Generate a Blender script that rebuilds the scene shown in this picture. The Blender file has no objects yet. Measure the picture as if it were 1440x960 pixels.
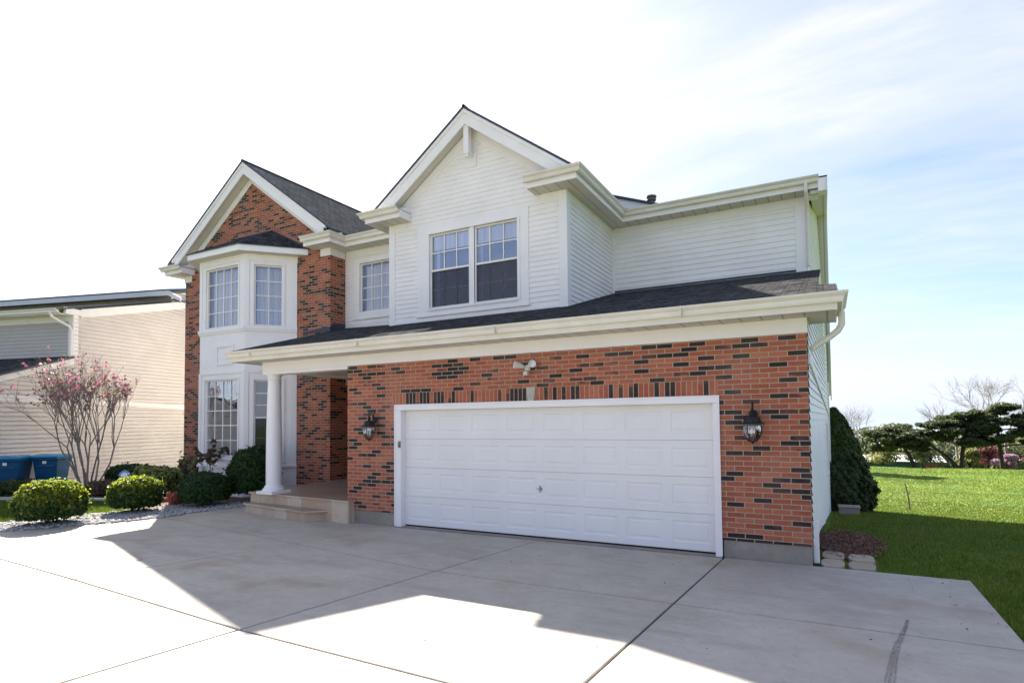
import bpy, math, random
import numpy as np
from mathutils import Vector, Matrix
random.seed(7); RNG = np.random.default_rng(7)
D = bpy.data; SC = bpy.context.scene; COL = SC.collection
rad = math.radians

# ------------------------------------------------------------------ materials
def mat(name):
    m = D.materials.new(name); m.use_nodes = True; m.node_tree.nodes.clear()
    return m, m.node_tree.nodes, m.node_tree.links
class NB:
    """small node-graph helper"""
    def __init__(s, name): s.m, s.n, s.l = mat(name)
    def node(s, t, **k):
        nd = s.n.new(t)
        for a, b in k.items():
            if a.startswith('i_'):
                key = a[2:]; key = int(key) if key.isdigit() else key.replace('_', ' ')
                v = b
                if isinstance(v, bpy.types.NodeSocket): s.l.new(v, nd.inputs[key])
                else: nd.inputs[key].default_value = v
            else: setattr(nd, a, b)
        return nd
    def uv(s): return s.node('ShaderNodeTexCoord').outputs['UV']
    def obj(s): return s.node('ShaderNodeNewGeometry').outputs['Position']
    def mapping(s, v, sc=(1,1,1), rot=(0,0,0), loc=(0,0,0)):
        return s.node('ShaderNodeMapping', i_Vector=v, i_Scale=sc, i_Rotation=rot, i_Location=loc).outputs[0]
    def noise(s, v, scale, detail=4, rough=.55, out='Fac'):
        return s.node('ShaderNodeTexNoise', i_Vector=v, i_Scale=scale, i_Detail=detail, i_Roughness=rough).outputs[out]
    def ramp(s, f, stops, interp='LINEAR'):
        r = s.node('ShaderNodeValToRGB', i_Fac=f); cr = r.color_ramp; cr.interpolation = interp
        while len(cr.elements) < len(stops): cr.elements.new(.5)
        for e, (p, c) in zip(cr.elements, stops):
            e.position = p; e.color = (*c, 1) if len(c) == 3 else c
        return r.outputs[0]
    def val(s, f, a, b, c=0., d=1.):
        return s.node('ShaderNodeMapRange', i_Value=f, i_1=a, i_2=b, i_3=c, i_4=d).outputs[0]
    def math(s, op, a, b=0.):
        return s.node('ShaderNodeMath', operation=op, i_0=a, i_1=b).outputs[0]
    def mix(s, f, a, b, bt='MIX'):
        nd = s.node('ShaderNodeMix', data_type='RGBA', blend_type=bt)
        for k, v in ((0, f), (6, a), (7, b)):
            if isinstance(v, bpy.types.NodeSocket): s.l.new(v, nd.inputs[k])
            else: nd.inputs[k].default_value = v if k == 0 else (*v, 1)
        return nd.outputs[2]
    def bump(s, h, st=.3, dist=.01):
        return s.node('ShaderNodeBump', i_Height=h, i_Strength=st, i_Distance=dist).outputs[0]
    def out(s, sh): s.node('ShaderNodeOutputMaterial', i_Surface=sh); return s.m
    def pbr(s, col, rough=.6, nrm=None, metal=0., spec=.5):
        p = s.n.new('ShaderNodeBsdfPrincipled')
        for k, v in (('Base Color', col), ('Roughness', rough), ('Metallic', metal), ('Specular IOR Level', spec)):
            if isinstance(v, bpy.types.NodeSocket): s.l.new(v, p.inputs[k])
            else: p.inputs[k].default_value = (*v, 1) if k == 'Base Color' else v
        if nrm is not None: s.l.new(nrm, p.inputs['Normal'])
        return p.outputs[0]

def m_paint(name, c, rough=.5, var=.05, sc=1.5, bump=.04):
    b = NB(name); g = b.obj()
    n = b.noise(g, sc, 5, .6); n2 = b.noise(b.mapping(g, (1, 1, .25)), 9., 4, .6)
    d = tuple(x*(1-var*2.2) for x in c)
    col = b.mix(b.val(n, .35, .7), c, d)
    col = b.mix(b.val(n2, .55, .85, 0, .35), col, tuple(x*(1-var*4) for x in c))
    return b.out(b.pbr(col, rough, b.bump(n2, bump, .01), spec=.35))
M = {}
M['trim'] = m_paint('white_trim', (.86, .82, .815), .45, .03)
M['siding'] = m_paint('white_vinyl_siding', (.89, .84, .815), .42, .04)
M['gutter'] = m_paint('cream_gutter', (.76, .715, .64), .4, .06, 2.5)
M['door'] = m_paint('garage_door_paint', (.83, .80, .775), .4, .025)
M['nsiding'] = m_paint('beige_vinyl_siding', (.66, .585, .515), .5, .05)
M['ntrim'] = m_paint('cream_trim', (.84, .80, .73), .5, .05)
M['gray_siding'] = m_paint('gray_siding', (.46, .42, .39), .5, .05)
M['stonegray'] = m_paint('limestone', (.48, .43, .36), .8, .08, 12)
M['black'] = m_paint('black_metal', (.015, .015, .017), .35, .1)
M['beigemetal'] = m_paint('beige_plastic', (.60, .58, .52), .45, .05)
M['steel'] = m_paint('steel', (.32, .32, .31), .35, .1)
M['graydark'] = m_paint('dark_gray', (.14, .14, .13), .5, .1)
M['interior'] = m_paint('interior_wall', (.44, .41, .43), .8, .1)
M['bin'] = m_paint('blue_plastic', (.004, .085, .21), .38, .12, 4)
M['binlid'] = m_paint('blue_plastic_lid', (.015, .27, .50), .32, .08, 4)
M['flash'] = m_paint('dark_flashing', (.045, .055, .09), .5, .1)
M['signblue'] = m_paint('sign_blue', (.08, .22, .55), .4, .1)
M['white'] = m_paint('white_plastic', (.8, .8, .8), .4, .05)
M['rubber'] = m_paint('rubber', (.02, .02, .02), .7, .1)
M['red'] = m_paint('red_plastic', (.6, .03, .03), .4, .1)
M['greenmetal'] = m_paint('green_metal', (.012, .07, .05), .5, .1)

def m_brick(name, vertical=False, dark=.24, scale=1.):
    b = NB(name); v = b.uv()
    if vertical: v = b.mapping(v, (1, 1, 1), (0, 0, rad(90)))
    bw, bh = (.233, .0695) if not vertical else (.36, .078)
    br = b.node('ShaderNodeTexBrick', offset=0. if vertical else .5, offset_frequency=2, squash=1., i_Vector=v, i_Scale=1.,
                i_Color1=(0, 0, 0, 1), i_Color2=(1, 1, 1, 1), i_Mortar=(.5, .5, .5, 1))
    br.inputs['Mortar Size'].default_value = .0062; br.inputs['Mortar Smooth'].default_value = .12
    br.inputs['Brick Width'].default_value = bw; br.inputs['Row Height'].default_value = bh
    fac = br.outputs['Fac']
    clus = b.noise(b.mapping(b.uv(), (.8, 2.6, 1), (0, 0, .5)), 1.1, 3, .6)
    t = b.math('ADD', br.outputs['Color'], b.val(clus, .3, .7, .17, -.15))
    r = b.ramp(t, [(0, (.012, .013, .017)), (dark-.02, (.024, .022, .026)), (dark, (.095, .04, .032)), (dark+.07, (.12, .045, .033)),
                   (dark+.075, (.34, .092, .05)), (.55, (.46, .135, .07)), (.72, (.37, .085, .048)), (.88, (.51, .17, .09)), (1., (.43, .115, .06))])
    g = b.obj()
    n1 = b.noise(g, 34., 6, .7); n2 = b.noise(g, 150., 3, .6); n3 = b.noise(g, .8, 4, .6)
    r = b.mix(b.val(n1, .35, .75, 0, .42), r, (.13, .05, .035))
    r = b.mix(b.val(n2, .55, .8, 0, .3), r, (.5, .3, .22))
    mort = b.mix(b.val(n1, .3, .7), (.47, .395, .30), (.35, .285, .21))
    c = b.mix(fac, r, mort)
    c = b.mix(b.val(n3, .45, .8, 0, .14), c, (.5, .42, .36))
    h = b.math('SUBTRACT', b.math('MULTIPLY', n1, .35), fac)
    return b.out(b.pbr(c, .85, b.bump(h, .9, .006), spec=.2))
M['brick'] = m_brick('red_brick_with_dark_bricks')
M['soldier'] = m_brick('soldier_course_brick', True, .30)

def m_shingle(name, base=(.016, .016, .016), light=(.10, .099, .097)):
    b = NB(name); v = b.uv()
    def tex(off, w, h):
        br = b.node('ShaderNodeTexBrick', offset=.37, offset_frequency=2, i_Vector=b.mapping(v, loc=(off, 0, 0)), i_Scale=1.,
                    i_Color1=(0, 0, 0, 1), i_Color2=(1, 1, 1, 1), i_Mortar=(0, 0, 0, 1))
        br.inputs['Mortar Size'].default_value = .006; br.inputs['Brick Width'].default_value = w; br.inputs['Row Height'].default_value = h
        return br
    a = tex(0, .21, .145); c = tex(.13, .11, .145)
    t = b.math('MULTIPLY', b.math('ADD', a.outputs['Color'], c.outputs['Color']), .5)
    n = b.noise(b.obj(), 260., 2, .7); n2 = b.noise(b.obj(), 1.3, 4, .6)
    col = b.mix(t, base, light)
    col = b.mix(b.val(n, .5, .75, 0, .6), col, tuple(x*2.3 for x in light))
    col = b.mix(b.val(n2, .4, .8, 0, .35), col, tuple(x*.8 for x in base))
    col = b.mix(b.math('MULTIPLY', a.outputs['Fac'], .8), col, tuple(x*.25 for x in base))
    h = b.math('SUBTRACT', b.math('ADD', b.math('MULTIPLY', t, .8), b.math('MULTIPLY', n, .5)), a.outputs['Fac'])
    return b.out(b.pbr(col, .92, b.bump(h, .6, .010), spec=0.))
M['shingle'] = m_shingle('asphalt_shingles')
M['shingle_g'] = m_shingle('weathered_gray_shingles', (.05, .05, .051), (.125, .125, .126))

def m_soffit(name, c):
    b = NB(name); g = b.uv()
    sep = b.node('ShaderNodeSeparateXYZ', i_Vector=g)
    w = b.node('ShaderNodeTexWave', wave_type='BANDS', bands_direction='X', wave_profile='SAW', i_Vector=g, i_Scale=1/.127/6.2832*6.2832/1.0)
    w.inputs['Scale'].default_value = 1/(2*math.pi)*2*math.pi/.13/ (2*math.pi) * 1.0
    line = b.val(w.outputs['Fac'], .88, .98)
    col = b.mix(line, c, tuple(x*.45 for x in c))
    dirt = b.noise(b.obj(), 2., 4, .6); col = b.mix(b.val(dirt, .4, .8, 0, .25), col, tuple(x*.7 for x in c))
    return b.out(b.pbr(col, .6, b.bump(b.math('MULTIPLY', line, -1.), .6, .006), spec=.3))
M['soffit'] = m_soffit('vented_soffit', (.60, .57, .51))

def m_concrete(name, base, dark, lightc, stains=True):
    b = NB(name); g = b.obj()
    n1 = b.noise(g, .45, 6, .62); n2 = b.noise(g, 3.2, 6, .65); n3 = b.noise(g, 90., 3, .7); n4 = b.noise(b.mapping(g, (.5, 1.8, 1), (0, 0, .06)), 1.2, 5, .65)
    br = b.noise(b.mapping(g, (1, 55, 1), (0, 0, .05)), 2.4, 3, .6)
    c = b.mix(b.val(n1, .35, .68), base, dark)
    c = b.mix(b.val(n2, .45, .8, 0, .5), c, lightc)
    c = b.mix(b.val(n4, .50, .66, 0, .7), c, tuple(x*.66 for x in base))
    n6 = b.noise(b.mapping(g, (1, 1, 1), loc=(4, 8, 0)), 11., 5, .7); c = b.mix(b.val(n6, .5, .7, 0, .5), c, tuple(x*.66 for x in base))
    c = b.mix(b.val(br, .42, .7, 0, .4), c, dark)
    c = b.mix(b.val(n3, .5, .75, 0, .45), c, tuple(x*.5 for x in base))
    n7 = b.noise(g, 38., 2, .5); c = b.mix(b.val(n7, .70, .74, 0, .6), c, tuple(x*.35 for x in base))
    if stains:
        n5 = b.noise(b.mapping(g, (1, 1, 1), loc=(9, 3, 0)), .9, 3, .5)
        c = b.mix(b.val(n5, .57, .72, 0, .5), c, (.30, .22, .15)); n10 = b.noise(b.mapping(g, loc=(3, 7, 0)), 5., 4, .6); c = b.mix(b.val(n10, .66, .72, 0, .4), c, (.20, .17, .14))
        v = b.node('ShaderNodeTexVoronoi', feature='DISTANCE_TO_EDGE', i_Vector=b.mix(.12, g, b.noise(g, 1.4, 4, .6, 'Color')), i_Scale=.22)
        crack = b.math('MULTIPLY', b.val(v.outputs[0], .0, .0022, 1, 0), b.val(b.noise(g, .7, 2, .5), .55, .62))
        c = b.mix(b.math('MULTIPLY', crack, .6), c, (.08, .07, .06))
    h = b.math('ADD', b.math('MULTIPLY', n3, .4), b.math('MULTIPLY', br, .6))
    return b.out(b.pbr(c, b.val(n2, .3, .7, .8, .62), b.bump(h, .25, .004), spec=.3))
M['concrete'] = m_concrete('driveway_concrete', (.47, .43, .365), (.365, .33, .28), (.55, .51, .44))
M['foundation'] = m_concrete('foundation_concrete', (.33, .285, .235), (.22, .19, .16), (.42, .38, .33), False)
M['joint'] = m_paint('joint_dirt', (.10, .085, .065), .95, .2, 20)
M['edge'] = m_paint('white_edging_stone', (.62, .60, .56), .8, .1, 8)

def m_tile(name):
    b = NB(name); v = b.uv()
    br = b.node('ShaderNodeTexBrick', offset=0., i_Vector=b.mapping(v, loc=(.07, .03, 0)), i_Scale=1., i_Color1=(0, 0, 0, 1), i_Color2=(1, 1, 1, 1), i_Mortar=(0, 0, 0, 1))
    br.inputs['Mortar Size'].default_value = .003; br.inputs['Brick Width'].default_value = .46; br.inputs['Row Height'].default_value = .46
    c = b.ramp(br.outputs['Color'], [(0, (.50, .37, .25)), (.35, (.56, .45, .33)), (.6, (.44, .29, .19)), (.8, (.60, .50, .38)), (1, (.47, .36, .27))])
    n = b.noise(b.obj(), 5., 6, .7); n2 = b.noise(b.mapping(b.obj(), (1, 1, 4)), 22., 4, .6)
    c = b.mix(b.val(n, .4, .75, 0, .5), c, (.38, .26, .18)); c = b.mix(b.val(n2, .5, .8, 0, .3), c, (.62, .53, .42))
    c = b.mix(br.outputs['Fac'], c, (.2, .16, .12))
    return b.out(b.pbr(c, .5, b.bump(b.math('MULTIPLY', br.outputs['Fac'], -1.), .5, .004), spec=.45))
M['tile'] = m_tile('travertine_tile')
def m_tilefloor(name):
    b = NB(name); v = b.uv()
    br = b.node('ShaderNodeTexBrick', offset=0., i_Vector=v, i_Scale=1., i_Color1=(0, 0, 0, 1), i_Color2=(1, 1, 1, 1), i_Mortar=(0, 0, 0, 1))
    br.inputs['Mortar Size'].default_value = .003; br.inputs['Brick Width'].default_value = .4; br.inputs['Row Height'].default_value = .4
    n = b.noise(b.obj(), 4., 5, .7)
    c = b.mix(br.outputs['Color'], (.24, .165, .12), (.31, .235, .18)); c = b.mix(b.val(n, .4, .8, 0, .5), c, (.36, .27, .2))
    c = b.mix(br.outputs['Fac'], c, (.12, .09, .07))
    return b.out(b.pbr(c, .4, spec=.5))
M['tilefloor'] = m_tilefloor('brown_tile_floor')

def m_stone(name, a, bcol):
    b = NB(name); n = b.noise(b.obj(), 7., 6, .7); n2 = b.noise(b.obj(), 60., 4, .7)
    r = b.node('ShaderNodeNewGeometry').outputs['Random Per Island']
    c = b.mix(b.val(n, .35, .7), a, bcol); c = b.mix(b.val(r, 0, 1, 0, .5), c, tuple(x*.55 for x in a))
    return b.out(b.pbr(c, .85, b.bump(b.math('ADD', n, b.math('MULTIPLY', n2, .3)), .5, .02), spec=.3))
M['paver'] = m_stone('paving_stone', (.40, .32, .24), (.50, .42, .33))
M['pebble'] = m_stone('white_pebbles', (.48, .465, .44), (.30, .29, .28))
def m_soil(name, a, c2):
    b = NB(name); n = b.noise(b.obj(), 25., 6, .75)
    return b.out(b.pbr(b.mix(b.val(n, .3, .7), a, c2), .95, b.bump(n, .8, .03), spec=.1))
M['asphalt'] = m_soil('asphalt', (.10, .10, .10), (.16, .155, .15))
M['mulch'] = m_soil('mulch', (.085, .042, .03), (.18, .10, .072))

def m_leaf(name, cols, trans=.35, rough=.5, spec=.3):
    b = NB(name); g = b.node('ShaderNodeNewGeometry')
    c = b.ramp(g.outputs['Random Per Island'], [(i/(len(cols)-1) if len(cols) > 1 else 0, x) for i, x in enumerate(cols)])
    n = b.noise(g.outputs['Position'], 1.7, 3, .6)
    c = b.mix(b.val(n, .35, .7, 0, .35), c, tuple(x*.6 for x in cols[0]))
    p = b.pbr(c, rough, spec=spec)
    tcol = b.mix(.5, c, tuple(min(1, x*1.6+.01) for x in cols[-1]))
    t = b.node('ShaderNodeBsdfTranslucent', i_Color=tcol).outputs[0]
    mx = b.node('ShaderNodeMixShader', i_0=trans, i_1=p, i_2=t)
    return b.out(mx.outputs[0])
M['chip'] = m_leaf('wood_chips', [(.09, .04, .028), (.19, .095, .065), (.28, .17, .12)], 0., .8)
M['boxwood'] = m_leaf('boxwood_leaves', [(.018, .045, .010), (.03, .075, .015), (.05, .10, .02)], .3)
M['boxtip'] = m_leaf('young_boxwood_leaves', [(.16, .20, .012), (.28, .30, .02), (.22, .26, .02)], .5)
M['dkleaf'] = m_leaf('dark_evergreen_leaves', [(.012, .032, .012), (.022, .05, .016), (.035, .07, .02)], .2)
M['arbor'] = m_leaf('arborvitae_scales', [(.022, .042, .012), (.04, .066, .018), (.065, .095, .026)], .25)
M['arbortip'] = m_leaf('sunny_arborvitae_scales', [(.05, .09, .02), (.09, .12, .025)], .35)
M['pine'] = m_leaf('pine_needles', [(.042, .060, .034), (.065, .088, .042), (.11, .13, .06)], .35)
M['yellowleaf'] = m_leaf('yellow_green_leaves', [(.16, .19, .04), (.28, .30, .07), (.34, .30, .14)], .4)
M['springleaf'] = m_leaf('spring_leaves', [(.13, .17, .04), (.22, .25, .06), (.26, .23, .10)], .4)
M['farleaf'] = m_leaf('distant_leaves', [(.09, .12, .05), (.17, .19, .08), (.20, .16, .11), (.12, .15, .06)], .3)
M['brownleaf'] = m_leaf('brown_leaves', [(.10, .06, .04), (.17, .11, .07), (.08, .09, .04)], .3)
M['redleaf'] = m_leaf('red_leaves', [(.25, .05, .03), (.38, .10, .07), (.45, .16, .13)], .3)
M['pinkflower'] = m_leaf('pink_blossom', [(.38, .05, .13), (.52, .11, .22), (.62, .30, .38)], .35)
M['bloom'] = m_leaf('crabapple_blossom', [(.28, .10, .11), (.38, .18, .18), (.24, .09, .09)], .35)
M['bloom2'] = m_leaf('lilac_blossom', [(.42, .24, .36), (.50, .34, .45)], .35)
M['bark'] = m_soil('bark', (.10, .075, .06), (.20, .16, .13))
M['barklight'] = m_soil('pale_bark', (.22, .18, .15), (.34, .29, .25))
M['barkdark'] = m_soil('dark_bark', (.035, .027, .023), (.075, .058, .048))

def m_grass(name):
    b = NB(name); g = b.obj()
    n = b.noise(g, .5, 5, .6); n2 = b.noise(b.mapping(g, (1, .35, 1), (0, 0, .3)), 7., 6, .7); n3 = b.noise(g, 60., 3, .7)
    c = b.mix(b.val(n, .35, .7), (.085, .15, .010), (.15, .215, .014))
    c = b.mix(b.val(n2, .4, .8, 0, .6), c, (.21, .24, .02))
    n8 = b.noise(b.mapping(g, (.45, 1., 1), (0, 0, .1)), .30, 6, .65); c = b.mix(b.val(n8, .46, .60, 0, .8), c, (.06, .12, .01)); n9 = b.noise(g, 1.9, 4, .6); c = b.mix(b.val(n9, .58, .75, 0, .5), c, (.24, .22, .06))
    c = b.mix(b.val(n3, .4, .8, 0, .4), c, (.03, .08, .008))
    return b.out(b.pbr(c, .8, b.bump(b.math('ADD', n3, n2), .8, .05), spec=.15))
M['grass'] = m_grass('lawn_grass')
def m_blade(name):
    b = NB(name); g = b.node('ShaderNodeNewGeometry')
    n = b.noise(g.outputs['Position'], .9, 4, .6)
    c = b.ramp(g.outputs['Random Per Island'], [(0, (.07, .13, .010)), (.5, (.105, .175, .012)), (.85, (.15, .21, .02)), (1, (.22, .23, .06))])
    c = b.mix(b.val(n, .4, .7, 0, .6), c, (.20, .22, .03)); n2 = b.noise(g.outputs['Position'], 2.6, 4, .6); c = b.mix(b.val(n2, .5, .75, 0, .5), c, (.05, .10, .012))
    mx = b.node('ShaderNodeMixShader', i_0=.35, i_1=b.pbr(c, .5, spec=.3), i_2=b.node('ShaderNodeBsdfTranslucent', i_Color=c).outputs[0])
    return b.out(mx.outputs[0])
M['blade'] = m_blade('grass_blades')

def m_glass(name, base=.13, tint=(.88, .88, .92)):
    b = NB(name)
    fr = b.node('ShaderNodeFresnel', i_IOR=1.5).outputs[0]
    f = b.math('MINIMUM', b.math('ADD', b.math('MULTIPLY', fr, 1.5), base), 1.)
    n = b.noise(b.obj(), 1.6, 2, .5)
    gl = b.node('ShaderNodeBsdfGlossy', i_Color=(.92, .95, 1, 1), i_Roughness=.015, i_Normal=b.bump(n, .12, .05))
    tr = b.node('ShaderNodeBsdfTransparent', i_Color=(*tint, 1))
    return b.out(b.node('ShaderNodeMixShader', i_0=f, i_1=tr.outputs[0], i_2=gl.outputs[0]).outputs[0])
M['glass'] = m_glass('window_glass', .10); M['glass3'] = m_glass('sky_reflecting_window_glass', .26); M['glass2'] = m_glass('mirror_like_window_glass', .42)
M['lampglass'] = m_glass('lantern_glass', .12, (.9, .9, .88))
def m_screen():
    b = NB('insect_screen')
    d = b.node('ShaderNodeBsdfDiffuse', i_Color=(.045, .043, .045, 1)); t = b.node('ShaderNodeBsdfTransparent')
    w = b.noise(b.obj(), 45., 3, .6)
    return b.out(b.node('ShaderNodeMixShader', i_0=b.val(w, .3, .7, .50, .66), i_1=t.outputs[0], i_2=d.outputs[0]).outputs[0])
M['screen'] = m_screen()
def m_curtain(name, c):
    b = NB(name); n = b.noise(b.mapping(b.obj(), (1, 1, .02)), 9., 2, .5)
    col = b.mix(b.val(n, .35, .65), c, tuple(x*.72 for x in c))
    return b.out(b.pbr(col, .8, spec=.1))
M['curtain'] = m_curtain('curtain', (.86, .81, .79)); M['blind'] = m_curtain('roller_blind', (.88, .86, .85))
def m_tyre():
    b = NB('tyre_rubber_mark'); n = b.noise(b.mapping(b.obj(), (30, 6, 1)), 3., 3, .6)
    d = b.node('ShaderNodeBsdfDiffuse', i_Color=(.05, .048, .045, 1)); t = b.node('ShaderNodeBsdfTransparent')
    return b.out(b.node('ShaderNodeMixShader', i_0=b.val(n, .30, .70, .0, .42), i_1=t.outputs[0], i_2=d.outputs[0]).outputs[0])
M['tyre'] = m_tyre()
M['roofwhite'] = m_paint('pale_metal_roof', (.62, .62, .64), .5, .05)

# ------------------------------------------------------------------ mesh builder
class MB:
    def __init__(s): s.v = []; s.f = []; s.mi = []; s.uv = []; s.mats = []
    def m(s, name):
        if name not in s.mats: s.mats.append(name)
        return s.mats.index(name)
    def face(s, pts, mname, uv=None):
        pts = [Vector(p) for p in pts]; n = len(s.v); s.v += pts; s.f.append(tuple(range(n, n+len(pts)))); s.mi.append(s.m(mname))
        if uv is None:
            nr = Vector((0, 0, 0))
            for i in range(len(pts)):
                a, b = pts[i], pts[(i+1) % len(pts)]
                nr += Vector(((a.y-b.y)*(a.z+b.z), (a.z-b.z)*(a.x+b.x), (a.x-b.x)*(a.y+b.y)))
            if nr.length > 1e-12: nr.normalize()
            if abs(nr.z) > .98: t = Vector((1, 0, 0)); w = Vector((0, 1, 0))
            else:
                t = Vector((-nr.y, nr.x, 0)).normalized(); w = nr.cross(t)
                if t.x + t.y*.5 < 0: t = -t
                if w.z < 0: w = -w
            uv = [(p.dot(t), p.dot(w)) for p in pts]
        s.uv.append(uv)
    def box(s, x0, x1, y0, y1, z0, z1, mname, bottom=None):
        s.hexa([(x0, y0), (x1, y0), (x1, y1), (x0, y1)], z0, z1, mname, bottom)
    def hexa(s, poly, z0, z1, mname, bottom=None, top=None):
        """vertical prism over polygon poly (ccw)"""
        a = 0
        for i in range(len(poly)):
            p, q = poly[i], poly[(i+1) % len(poly)]; a += p[0]*q[1]-q[0]*p[1]
        if a < 0: poly = poly[::-1]
        f0 = z0 if callable(z0) else (lambda x, y: z0); f1 = z1 if callable(z1) else (lambda x, y: z1)
        B = [(x, y, f0(x, y)) for x, y in poly]; T = [(x, y, f1(x, y)) for x, y in poly]
        s.face(T, top or mname); s.face(B[::-1], bottom or mname)
        for i in range(len(poly)):
            j = (i+1) % len(poly); s.face([B[i], B[j], T[j], T[i]], mname)
    def prism(s, poly, axis_vec, mname, cap0=None, cap1=None, side=None):
        """extrude 3D polygon by vector"""
        P = [Vector(p) for p in poly]; e = Vector(axis_vec); Q = [p+e for p in P]
        s.face(P[::-1], cap0 or mname); s.face(Q, cap1 or mname)
        for i in range(len(P)):
            j = (i+1) % len(P); s.face([P[i], P[j], Q[j], Q[i]], (side[i] if side else None) or mname)
    def tube(s, pts, radii, mname, n=8, caps=True):
        pts = [Vector(p) for p in pts]
        if not hasattr(radii, '__len__'): radii = [radii]*len(pts)
        rings = []; up = None
        for i, p in enumerate(pts):
            d = (pts[min(i+1, len(pts)-1)]-pts[max(i-1, 0)])
            if d.length < 1e-9: d = Vector((0, 0, 1))
            d.normalize()
            if up is None: up = Vector((0, 0, 1)) if abs(d.z) < .9 else Vector((1, 0, 0))
            x = d.cross(up);
            if x.length < 1e-6: x = d.cross(Vector((0, 1, 0)))
            x.normalize(); y = x.cross(d).normalized(); up = y
            rings.append([p+(x*math.cos(t)+y*math.sin(t))*radii[i] for t in [2*math.pi*k/n for k in range(n)]])
        for a, b in zip(rings, rings[1:]):
            for k in range(n): s.face([a[k], a[(k+1) % n], b[(k+1) % n], b[k]], mname, [(0, 0)]*4)
        if caps: s.face(rings[0][::-1], mname, [(0, 0)]*n); s.face(rings[-1], mname, [(0, 0)]*n)
    def lathe(s, prof, mname, c=(0, 0, 0), n=24):
        c = Vector(c); R = [[c+Vector((r*math.cos(2*math.pi*k/n), r*math.sin(2*math.pi*k/n), z)) for k in range(n)] for r, z in prof]
        for a, b in zip(R, R[1:]):
            for k in range(n): s.face([a[k], a[(k+1) % n], b[(k+1) % n], b[k]], mname, [(0, 0)]*4)
        s.face(R[0][::-1], mname, [(0, 0)]*n); s.face(R[-1], mname, [(0, 0)]*n)
    def build(s, name, parent=None, smooth=False, origin=None, bevel=None, merge=False):
        me = D.meshes.new(name); off = Vector(origin) if origin else Vector((0, 0, 0))
        me.from_pydata([v-off for v in s.v], [], s.f)
        for mn in s.mats: me.materials.append(M[mn])
        me.polygons.foreach_set('material_index', s.mi)
        l = me.uv_layers.new(name='UVMap'); l.data.foreach_set('uv', [c for f in s.uv for p in f for c in p])
        me.validate(); me.update()
        o = D.objects.new(name, me); COL.objects.link(o)
        if smooth or merge:
            import bmesh
            bm = bmesh.new(); bm.from_mesh(me); bmesh.ops.remove_doubles(bm, verts=bm.verts, dist=1e-5); bm.to_mesh(me); bm.free()
            if smooth: me.polygons.foreach_set('use_smooth', [True]*len(me.polygons)); me.update(); me.set_sharp_from_angle(angle=rad(40))
        if origin: o.location = off
        if parent:
            o.parent = parent; o.location = off - world(parent)
        if bevel:
            b = o.modifiers.new('bevel', 'BEVEL'); b.width = bevel; b.segments = 2; b.limit_method = 'ANGLE'
            if not (smooth or merge):
                import bmesh
                bm = bmesh.new(); bm.from_mesh(me); bmesh.ops.remove_doubles(bm, verts=bm.verts, dist=1e-5); bm.to_mesh(me); bm.free()
        return o
def world(o):
    v = Vector(o.location)
    while o.parent: o = o.parent; v += o.location
    return v
def empty(name, loc, label, cat, group=None):
    o = D.objects.new(name, None); COL.objects.link(o); o.location = loc; o.empty_display_size = .2
    return tag(o, label, cat, group)
def tag(o, label=None, cat=None, group=None, kind=None):
    if label: o['label'] = label
    if cat: o['category'] = cat
    if group: o['group'] = group
    if kind: o['kind'] = kind
    return o
def numpy_mesh(name, V, F, mats, mi=None, parent=None, smooth=False, loc=None):
    """V (n,3) F (m,k) arrays; world coordinates"""
    me = D.meshes.new(name); off = world(parent) if parent else (Vector(loc) if loc is not None else Vector((0, 0, 0)))
    V = np.asarray(V, dtype=np.float32) - np.array(off, dtype=np.float32)
    n, k = F.shape
    me.vertices.add(len(V)); me.vertices.foreach_set('co', V.ravel())
    me.loops.add(n*k); me.loops.foreach_set('vertex_index', F.astype(np.int32).ravel())
    me.polygons.add(n); me.polygons.foreach_set('loop_start', np.arange(0, n*k, k, dtype=np.int32)); me.polygons.foreach_set('loop_total', np.full(n, k, dtype=np.int32))
    for mn in mats: me.materials.append(M[mn])
    if mi is not None: me.polygons.foreach_set('material_index', mi.astype(np.int32))
    if smooth: me.polygons.foreach_set('use_smooth', np.ones(n, dtype=bool))
    me.update(calc_edges=True); me.validate()
    o = D.objects.new(name, me); COL.objects.link(o)
    if parent: o.parent = parent
    elif loc is not None: o.location = loc
    return o

# ---- wall frames: local (s along wall, z up, d outward)
class FR:
    def __init__(s, o, u, n): s.o = Vector((*o, 0)); s.u = Vector((*u, 0)).normalized(); s.n = Vector((*n, 0)).normalized()
    def p(s, a, z, d=0.): return s.o + s.u*a + s.n*d + Vector((0, 0, z))
    def box(s, mb, s0, s1, z0, z1, d0, d1, mname, bottom=None):
        P = [s.p(s0, z0, d0), s.p(s1, z0, d0), s.p(s1, z0, d1), s.p(s0, z0, d1)]
        mb.hexa([(p.x, p.y) for p in P], z0, z1, mname, bottom)
def clip(poly, ax, val, keep_less):
    out = []
    for i in range(len(poly)):
        a, b = poly[i], poly[(i+1) % len(poly)]
        ia = (a[ax] <= val) if keep_less else (a[ax] >= val); ib = (b[ax] <= val) if keep_less else (b[ax] >= val)
        if ia: out.append(a)
        if ia != ib:
            t = (val-a[ax])/(b[ax]-a[ax]); out.append((a[0]+(b[0]-a[0])*t, a[1]+(b[1]-a[1])*t))
    return out
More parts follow.
